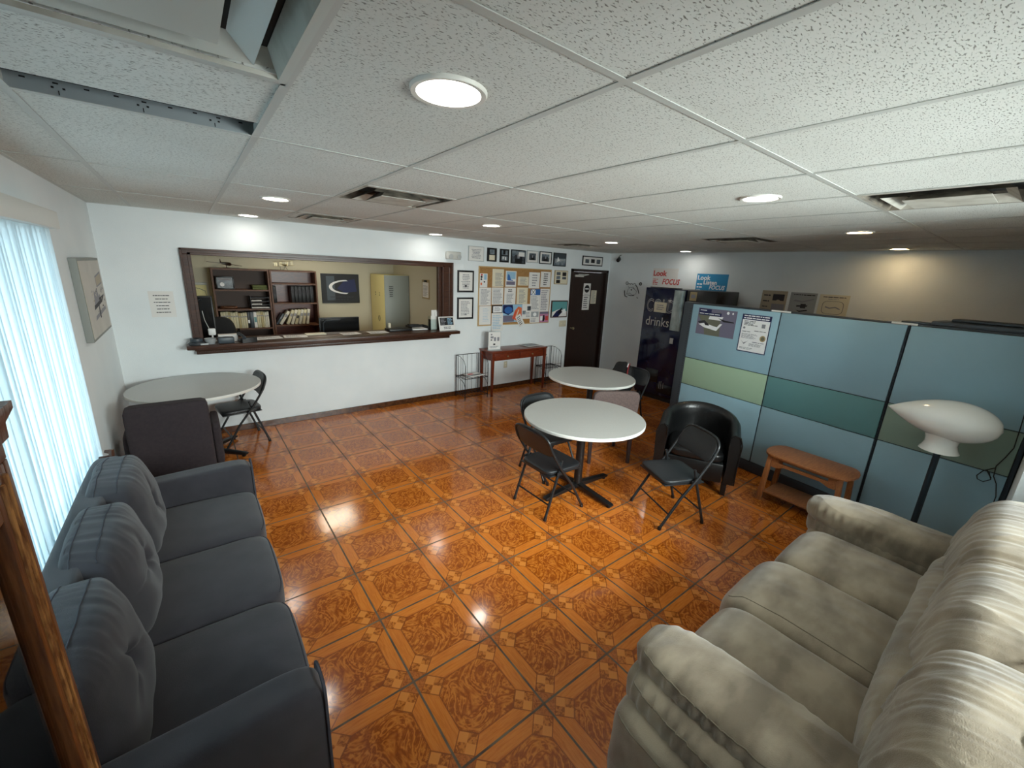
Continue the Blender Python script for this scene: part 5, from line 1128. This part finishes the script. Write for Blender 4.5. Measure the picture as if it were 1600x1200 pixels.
def rack(label, x, y, w, d, tiers, mag):
    t = thing('wire_magazine_rack', label, 'rack', (x, y, 0), 0, 'black wire magazine racks')
    for (z0, z1) in tiers:
        bm = NB(); a, b = w / 2, d / 2
        for z in (z0, z0 + 0.004): pass
        tube(bm, [(-a, -b, z0), (a, -b, z0), (a, b, z0), (-a, b, z0)], 0.005, 6, closed=True)
        tube(bm, [(-a, b, z1), (a, b, z1)], 0.005, 6)
        for s in (-1, 1):
            tube(bm, [(s * a, b, z1), (s * a, b * 0.2, z1), (s * a, -b * 0.7, z1 - 0.05), (s * a, -b, z1 - 0.12), (s * a, -b, z0)], 0.004, 6)
            for q in (-0.5, 0.0, 0.5): tube(bm, [(s * a, b * q, z0), (s * a, b * q, z1 - (0.02 if q < 0.2 else 0))], 0.003, 5)
        for k in range(7): tube(bm, [(-a + w * (k + 0.5) / 7, -b, z0), (-a + w * (k + 0.5) / 7, b, z0)], 0.003, 5)
        for k in range(5): tube(bm, [(-a + w * (k + 0.5) / 5, b, z0), (-a + w * (k + 0.5) / 5, b, z1)], 0.003, 5)
        tube(bm, [(-a, -b, z0 + 0.06), (a, -b, z0 + 0.06)], 0.003, 5)
        obj('basket', bm, 'wire', t)
    for sx in (-1, 1):
        for sy in (-1, 1):
            bm = NB(); tube(bm, [(sx * w / 2, sy * d / 2, 0.003), (sx * w / 2, sy * d / 2, tiers[-1][1] - (0.12 if sy < 0 else 0))], 0.006, 7); obj('post', bm, 'wire', t)
    return t
rack('black wire magazine rack left of the console table', 3.42, 5.40, 0.42, 0.28, [(0.06, 0.33), (0.345, 0.68)], 1)
rack('black wire magazine rack right of the console table by the door', 5.07, 5.40, 0.36, 0.28, [(0.06, 0.33), (0.345, 0.68)], 0)
lay('magazine', 'white magazine lying in the wire rack left of the console table', 'magazine', 0.26, 0.20, 3.45, 5.39, 0.1, [('red', (.1, .5, .5, .8)), ('cardgrey', (.1, .9, .1, .4))], 'paper', h=0.012, z=0.364)

# ================================================================== WOODEN SIDE TABLE
t = thing('side_table', 'worn oak side table with rounded ends between armchair and tan sofa', 'table', (4.175, 0.985, 0), math.radians(90 - 3))
L_, D_, zt = 0.345, 0.185, 0.485
top = []
for i in range(9): a = -PI / 2 + PI * i / 8; top.append((L_ - 0.10 + 0.10 * math.cos(a), D_ * math.sin(a) * 0.999))
for i in range(9): a = PI / 2 + PI * i / 8; top.append((-L_ + 0.10 + 0.10 * math.cos(a), D_ * math.sin(a) * 0.999))
bm = NB(); prism(bm, top, zt - 0.02, zt, bev=0.005); obj('table_top', bm, 'oak', t)
sl = []
for sy in (-1, 1):      # front/back rails with a slot
    bm = NB(); Y0, Y1 = sy * 0.135 - 0.009, sy * 0.135 + 0.009
    for (x0, x1, a, b, c, d) in ((-0.25, -0.19, .36, .464, .345, .464), ): pass
    pts_out = [(-0.25, 0.464), (-0.25, 0.36), (-0.20, 0.36), (-0.14, 0.385), (0.14, 0.385), (0.20, 0.36), (0.25, 0.36), (0.25, 0.464)]
    prism(bm, [(-0.25, 0.36), (-0.20, 0.36), (-0.14, 0.385), (0.14, 0.385), (0.20, 0.36), (0.25, 0.36), (0.25, 0.412), (-0.25, 0.412)], Y0, Y1, axis='y')
    prism(bm, [(-0.25, 0.4125), (-0.19, 0.4125), (-0.19, 0.438), (-0.25, 0.438)], Y0, Y1, axis='y'); prism(bm, [(0.19, 0.4125), (0.25, 0.4125), (0.25, 0.438), (0.19, 0.438)], Y0, Y1, axis='y')
    prism(bm, [(-0.25, 0.4385), (0.25, 0.4385), (0.25, 0.464), (-0.25, 0.464)], Y0, Y1, axis='y'); obj('rail', bm, 'oak', t)
for sx in (-1, 1):
    for sy in (-1, 1):
        bm = NB(); prism(bm, [(sx * 0.25, 0.464), (sx * 0.285, 0.464), (sx * 0.315, 0.0), (sx * 0.27, 0.0)], sy * 0.135 - 0.016, sy * 0.135 + 0.016, axis='y', bev=0.002); obj('leg', bm, 'oakz', t)
bm = NB(); box(bm, -0.262, 0.262, -0.15, 0.15, 0.095, 0.113, 0.003); obj('lower_shelf', bm, 'oak', t)
t = thing('plastic_jug', 'clear plastic jug with a white cap on the floor beside the oak table', 'jug', (3.86, 0.74, 0))
bm = NB(); lathe(bm, [(0, 0.002), (0.07, 0.002), (0.075, 0.02), (0.075, 0.20), (0.06, 0.25), (0.025, 0.28), (0.025, 0.30)], 24); obj('body', bm, 'jar', t)
bm = NB(); lathe(bm, [(0.027, 0.285), (0.027, 0.315), (0, 0.315)], 16); obj('cap', bm, 'plaswhite', t)

# ================================================================== FLOOR LAMP
t = thing('floor_lamp', 'white teardrop shaped lamp head on a dark pole before the partition', 'floor lamp', (4.10, 0.26, 0))
bm = NB(); tube(bm, [(0, 0, 0.02), (0, 0.0, 0.90)], 0.019, 16); obj('pole', bm, 'pdark', t)
bm = NB(); lathe(bm, [(0, 0), (0.13, 0), (0.13, 0.012), (0.03, 0.022), (0.019, 0.03)], 32); obj('base', bm, 'pdark', t)
bm = NB(); n = 40; rings = []
# body of revolution about a nearly level axis (local y, tip towards +y), with a flared neck underneath
prof = []
for i in range(n + 1):
    f = i / n; yy = -0.265 + 0.585 * f
    r = 0.138 * (1 - ((f - 0.38) / 0.38) ** 2) ** 0.5 if f < 0.38 else 0.138 * max(0.0, 1 - ((f - 0.38) / 0.62) ** 1.9)
    prof.append((max(r, 0.0), yy))
prev = None; m_ = 36
for r, yy in prof:
    rg = [bm.verts.new((0, yy, 0))] if r < 1e-5 else [bm.verts.new((r * 1.25 * math.cos(2 * PI * j / m_), yy, r * math.sin(2 * PI * j / m_))) for j in range(m_)]
    if prev:
        for j in range(m_):
            vs = []
            for v in (prev[j % len(prev)], prev[(j + 1) % m_ % len(prev)], rg[(j + 1) % m_ % len(rg)], rg[j % len(rg)]):
                if v not in vs: vs.append(v)
            if len(vs) > 2: bm.faces.new(vs)
    prev = rg
bmesh.ops.rotate(bm, verts=bm.verts, cent=(0, 0, 0), matrix=Matrix.Rotation(0.03, 3, 'X')); bmesh.ops.translate(bm, verts=bm.verts, vec=(0, 0.01, 1.118)); obj('lamp_shade', bm, 'lampw', t, ang=80)
bm = NB(); lathe(bm, [(0.115, 1.05), (0.096, 1.01), (0.084, 0.975), (0.080, 0.945), (0.090, 0.912), (0.102, 0.888), (0.098, 0.888), (0.06, 0.93), (0.0, 0.94)], 36, sx=1.1, sy=1.05); bmesh.ops.translate(bm, verts=bm.verts, vec=(0, 0.0, 0)); obj('neck', bm, 'lampw', t, ang=80)

# ================================================================== CHARCOAL SOFA
t = thing('charcoal_sofa', 'charcoal three seat sofa with tufted back cushions along the left wall', 'sofa', (XL, 2.2, 0))
X0 = -XL    # local x = world x + X0
def W2(x): return x + X0
def wr(s, k, amp): return lambda w: noise.noise(Vector((w.x * k[0] + s, w.y * k[1], w.z * k[2]))) * amp
ya, yb = -1.02, 1.08
bm = NB(); box(bm, W2(-0.58), W2(0.155), ya + 0.10, yb - 0.10, 0.10, 0.29, 0.02, seg=3); obj('seat_base', bm, 'grey', t)
bm = NB(); pillow(bm, W2(-0.573), W2(-0.44), ya + 0.0, yb - 0.0, 0.10, 0.85, e=8, cuts=20, fn=lambda w, q: Vector((w.x, w.y, w.z + 0.0))); obj('back_frame', bm, 'grey', t, ang=80)
def armf(w, q):
    w.z += -0.012 * (1 - q.x) ; return w
for s, yc in ((-1, ya + 0.075), (1, yb - 0.075)):
    bm = NB(); pillow(bm, W2(-0.565), W2(0.20), yc - 0.075, yc + 0.075, 0.09, 0.625, e=8, cuts=14, fn=armf); a_ = obj('arm', bm, 'grey', t, ang=80)
    bm = NB(); hh = []
    for i in range(9): a = PI * i / 8; hh.append((W2(0.192), yc - 0.066 * math.cos(a), 0.57 + 0.045 * math.sin(a) ** 0.6))
    tube(bm, [(W2(0.192), yc - 0.069, 0.11)] + hh + [(W2(0.192), yc + 0.069, 0.11)], 0.006, 6); obj('piping', bm, 'greypipe', a_)
cw = (yb - ya - 0.30) / 3
for k in range(3):
    c = ya + 0.15 + cw * (k + 0.5)
    def fseat(w, q, c=c):
        if q.z > 0: w.z += 0.022 * (1 - q.x ** 2) * (1 - q.y ** 2)
        w.x += 0.012 * (1 - q.y ** 2) * max(0, q.x); w.z += noise.noise(Vector((w.x * 5, w.y * 5, k * 9.0))) * 0.004; return w
    bm = NB(); pillow(bm, W2(-0.47), W2(0.185), c - cw / 2 - 0.003, c + cw / 2 + 0.003, 0.285, 0.445, e=7, cuts=18, fn=fseat); o = obj('seat_cushion', bm, 'grey', t, ang=80)
    seam(o, [(W2(0.20), c + (-1 + 2 * i / 20) * (cw / 2 - 0.012), 0.452) for i in range(21)], 0.0035, 'greypipe', 'piping', o)
    # back cushion, leaning; one button tuft with folds towards its corners
    tuft = Vector((0, c - 0.02, 0.64))
    def fback(w, q, c=c, k=k):
        lean = (w.z - 0.45) * -0.16; front = max(0.0, q.x)
        dy, dz = w.y - c, w.z - 0.655; d = math.hypot(dy, dz * 1.1)
        w.x += lean + 0.055 * front * (1 - q.y ** 2) * (1 - 0.6 * q.z ** 2)
        if q.x > 0.1:
            w.x -= 0.060 * math.exp(-(d / 0.038) ** 2) * front + 0.02 * math.exp(-(d / 0.12) ** 2) * front
            an = math.atan2(dz, dy); w.x -= 0.017 * front * math.exp(-(d / 0.14) ** 2) * (max(0, math.cos(an * 2.5 + 0.6 + k)) ** 14)
        w.z += 0.03 * (1 - q.y ** 2) * max(0, q.z)
        rip = 1 - 3.2 * abs(noise.noise(Vector((w.y * 26 + w.x * 7, w.x * 5, k * 3.3))))
        w += Vector((0.5, 0, 0.8)) * 0.0042 * rip * max(0, q.z - 0.25) * (1 if q.x > -.6 else 0)
        w += Vector((1, 0, 0.3)) * noise.noise(Vector((w.x * 8, w.y * 9, w.z * 8 + k * 5))) * 0.010
        return w
    bm = NB(); pillow(bm, W2(-0.475), W2(-0.30), c - cw / 2 - 0.002, c + cw / 2 + 0.002, 0.43, 0.855, e=5.5, cuts=64, fn=fback); o = obj('back_cushion', bm, 'grey', t, ang=85)
    for fx in (0.30, 0.72):
        bm = NB(); Lp = []
        for i in range(25):
            q = (-1 + 2 * i / 24) * 0.86; e_ = 5.5; zz = (1 - abs(q) ** e_ - abs(-1 + 2 * fx) ** e_); zz = max(zz, 0.02) ** (1 / e_)
            w = Vector((W2(-0.475) + 0.175 * fx, c + q * cw / 2, 0.65 + 0.22 * zz)); qq = Vector((-1 + 2 * fx, q, zz)); w = fback(w, qq); Lp.append(w)
        bm.free(); seam(o, Lp, 0.0026, 'greypipe', 'welt', o)
for x in (-0.52, 0.10):
    for y in (ya + 0.08, yb - 0.08):
        bm = NB(); tube(bm, [(W2(x), y, 0), (W2(x), y, 0.11)], [0.018, 0.026], 12); obj('foot', bm, 'black', t)

# ================================================================== TAN SOFA
t = thing('tan_sofa', 'overstuffed tan microfibre sofa with wrinkled cushions in the right foreground', 'sofa', (2.27, 0.14, 0))
TX, TY = 2.27, 0.14
def px(x): return x - TX
def py(y): return y - TY
def wrk(w, amp, sx, sy, sz, seed=0.0, oct_=2):
    a = noise.noise(Vector((w.x * sx + seed, w.y * sy, w.z * sz))); b = noise.noise(Vector((w.x * sx * 2.3 + 7 + seed, w.y * sy * 2.1, w.z * sz * 2.1)))
    return (a + 0.5 * b) * amp
def ridg(w, sx, sy, sz, seed): return (1 - abs(noise.noise(Vector((w.x * sx + seed, w.y * sy, w.z * sz)))) * 2) ** 3
bm = NB(); box(bm, px(1.30), px(3.25), py(-0.30), py(0.60), 0.04, 0.30, 0.03, seg=3); obj('base', bm, 'tan', t)
for k, (a, b, fr_) in enumerate([(1.43, 1.945, 0.665), (1.935, 2.50, 0.70), (2.49, 3.04, 0.665)]):
    def fseat(w, q, k=k):
        if q.z > 0: w.z += 0.022 * (1 - q.x ** 2) * (1 - 0.5 * q.y ** 2)
        f = max(0.0, q.y - 0.55) / 0.45; w.z -= 0.05 * f ** 2 * (q.z > 0)
        w += Vector((0.0, 0.1, 1)) * wrk(w, 0.007, 7, 4, 7, k * 3.0); return w
    bm = NB(); pillow(bm, px(a), px(b), py(-0.02), py(fr_), 0.10, 0.478, e=8, cuts=34, fn=fseat); o = obj('seat_cushion', bm, 'tan', t, ang=85)
    if k == 1: seam(o, [(px(a) + 0.05, py(0.02 + (fr_ - 0.04) * i / 49), 0.53 if i < 46 else 0.45) for i in range(50)], 0.0022, 'tanseam', 'stitching', o)
def pad(name, x0, x1, y0, y1, z0, z1, e, cuts, seed, amp=0.012, an=(14, 5, 8), crown=0.03, extra=None, parent=None):
    def f_(w, q):
        if q.z > 0: w.z += crown * (1 - q.x ** 2) * (1 - q.y ** 4)
        if extra: w = extra(w, q)
        nrm = Vector((q.x, q.y, q.z)); nrm.normalize()
        w += nrm * (wrk(w, amp, *an, seed) + amp * 0.9 * ridg(w, an[0] * 0.7, an[1] * 0.7, an[2] * 0.7, seed + 4)); return w
    bm = NB(); pillow(bm, px(x0), px(x1), py(y0), py(y1), z0, z1, e=e, cuts=cuts, fn=f_); return obj(name, bm, 'tan', parent or t, ang=85)
# arms: lower outer panel, middle roll, top pad
def gather(amp, freq, zc, wd, ax='y'):
    def g_(w, q):
        s = w.y if ax == 'y' else w.x
        ph = freq * s + 4 * noise.noise(Vector((w.x * 4, w.y * 5, 3))); k_ = math.exp(-((w.z - zc) / wd) ** 2)
        nrm = Vector((q.x, q.y, q.z)); nrm.normalize(); w += nrm * amp * math.sin(ph) * k_ * (0.4 + 0.6 * abs(noise.noise(Vector((w.x * 3, w.y * 7, 1)))) * 2); return w
    return g_
for side, xi, xo in ((-1, 1.475, 1.06), (1, 3.03, 3.50)):
    x0, x1 = min(xi, xo), max(xi, xo)
    k0 = (lambda q: (xi - q, xi)) if side < 0 else (lambda q: (xi, xi + q))
    (a0, a1), (b0, b1), (c0, c1) = k0(0.445), k0(0.385), k0(0.315)
    a_ = pad('arm', a0, a1 - 0.02 if side < 0 else a1, -0.30, 0.665, 0.03, 0.46, 7, 40, 3 + side, 0.005, (4, 3, 4), 0.0)
    r1 = pad('arm_roll', b0, b1 - 0.04 if side < 0 else b1, -0.30, 0.69, 0.33, 0.565, 3.4, 84, 8 + side, 0.003, (8, 7, 8), 0.0, gather(0.0065, 135, 0.49, 0.05), a_)
    r2 = pad('arm_pad', c0, c1, -0.28, 0.70, 0.46, 0.635, 3.4, 100, 12 + side, 0.005, (9, 5, 7), 0.010, gather(0.0075, 120, 0.57, 0.035), a_)
    for zz, src, xe in ((0.63, r2, c0 if side < 0 else c1), (0.545, r1, b0 if side < 0 else b1), (0.43, a_, a0 if side < 0 else a1)):
        seam(src, [(px(xe) + side * 0.03 - side * 0.05 * abs((i / 59) * 2 - 1) ** 6, py(-0.24 + 0.90 * i / 59), zz) for i in range(60)], 0.0026, 'tanseam', 'piping', a_)
# back: lumbar roll and a big upper pillow in three sections
bk = [(1.20, 1.83), (1.76, 2.55), (2.47, 3.42)]; bko = []
obj('back_shell', (lambda b_: (pillow(b_, px(1.12), px(3.46), py(-0.40), py(-0.16), 0.04, 0.90, e=7, cuts=24), b_)[1])(NB()), 'tan', t, ang=85)
pad('lumbar_cushion', 1.40, 3.08, -0.24, 0.085, 0.40, 0.70, 4, 90, 21, 0.006, (16, 5, 5), 0.01)
for k, (a, b) in enumerate(bk):
    def ex(w, q, a=a, b=b):
        w.y -= 0.20 * (w.z - 0.62); n1_ = (1 - 2.6 * abs(noise.noise(Vector((w.x * 24 + w.z * 5, w.z * 3.2, w.y * 4))))) * (0.35 + 1.5 * abs(noise.noise(Vector((w.x * 5, w.z * 3, 5))))) + 0.5 * noise.noise(Vector((w.x * 60, w.z * 7, 3)))
        w.y += 0.0048 * n1_ * max(0, q.y + 0.3); w.z += 0.0048 * n1_ * max(0, q.z); return w
    o = pad('back_cushion', a, b, -0.33, 0.045, 0.55, 0.955, 3.6, 90, 30 + k * 5, 0.005, (9, 5, 4), 0.012, ex); bko.append(o)
seam(bko, [(px(1.22 + 2.15 * i / 90), py(-0.21 + 0.006 * math.sin(i * 0.9)), 1.0) for i in range(91)], 0.0045, 'tan', 'top_seam', t)

# ================================================================== CABINET IN THE NEAR LEFT CORNER
t = thing('display_cabinet', 'old glass fronted wooden cabinet at the left edge, nearest the camera', 'cabinet', (XL + 0.001, 0.955, 0))
cx1 = 0.380   # front plane (local x)
for ya_ in (-0.018, -0.75): bm = NB(); box(bm, 0, cx1, ya_, ya_ + 0.018, 0.06, 1.66, 0.002); obj('side_panel', bm, 'cabw', t)
obj('brightening_lining', B1(0.013, cx1 - 0.031, -0.0215, -0.0185, 0.07, 1.65), 'cabin', t, smooth=False)
bm = NB(); box(bm, 0, 0.012, -0.731, -0.019, 0.06, 1.66); obj('back_panel', bm, 'cabin', t, smooth=False)
bm = NB(); box(bm, 0.0, cx1 + 0.01, -0.76, 0.008, 0, 0.0595, 0.003); box(bm, 0, cx1, -0.75, 0, 1.6605, 1.69, 0.002)
bm2 = NB(); prism(bm2, [(0, 1.69), (cx1 + 0.005, 1.69), (cx1 + 0.006, 1.715), (cx1 + 0.018, 1.738), (cx1 + 0.018, 1.75), (0, 1.75)], -0.765, 0.012, axis='y')
obj('plinth', bm, 'cabw', t); obj('cornice', bm2, 'cabw', t)
bm = NB(); prism(bm, [(-0.74, 1.7505), (-0.03, 1.7505), (-0.03, 1.80), (-0.10, 1.86), (-0.37, 1.93), (-0.64, 1.86), (-0.74, 1.83)], cx1 - 0.05, cx1 - 0.03, axis='x'); obj('crest', bm, 'cabw', t)
for z in (0.55, 1.05, 1.40): obj('shelf', B1(0.013, cx1 - 0.03, -0.730, -0.023, z, z + 0.014), 'cabin', t, smooth=False)
obj('corner_post', B1(cx1 - 0.03, cx1, -0.042, -0.0185, 0.06, 1.66, 0.003), 'cabw', t)
d = obj('door', (lambda b_: (box(b_, cx1 - 0.022, cx1 + 0.004, -0.088, -0.044, 0.08, 1.655, 0.005), box(b_, cx1 - 0.022, cx1 + 0.004, -0.728, -0.66, 0.08, 1.655, 0.005), box(b_, cx1 - 0.022, cx1 + 0.004, -0.66, -0.088, 0.08, 0.15, 0.004), box(b_, cx1 - 0.022, cx1 + 0.004, -0.66, -0.088, 1.59, 1.655, 0.004), b_)[-1])(NB()), 'cabw', t)
bm = NB(); tube(bm, [(cx1 + 0.004, -0.046, 0.09), (cx1 + 0.004, -0.046, 1.65)], 0.005, 8); tube(bm, [(cx1 + 0.003, -0.066, 0.10), (cx1 + 0.003, -0.066, 1.64)], 0.006, 8); obj('bead_moulding', bm, 'cabworn', d)
obj('glass_pane', B1(cx1 - 0.012, cx1 - 0.009, -0.659, -0.089, 0.151, 1.589), 'cabglass', d, smooth=False)
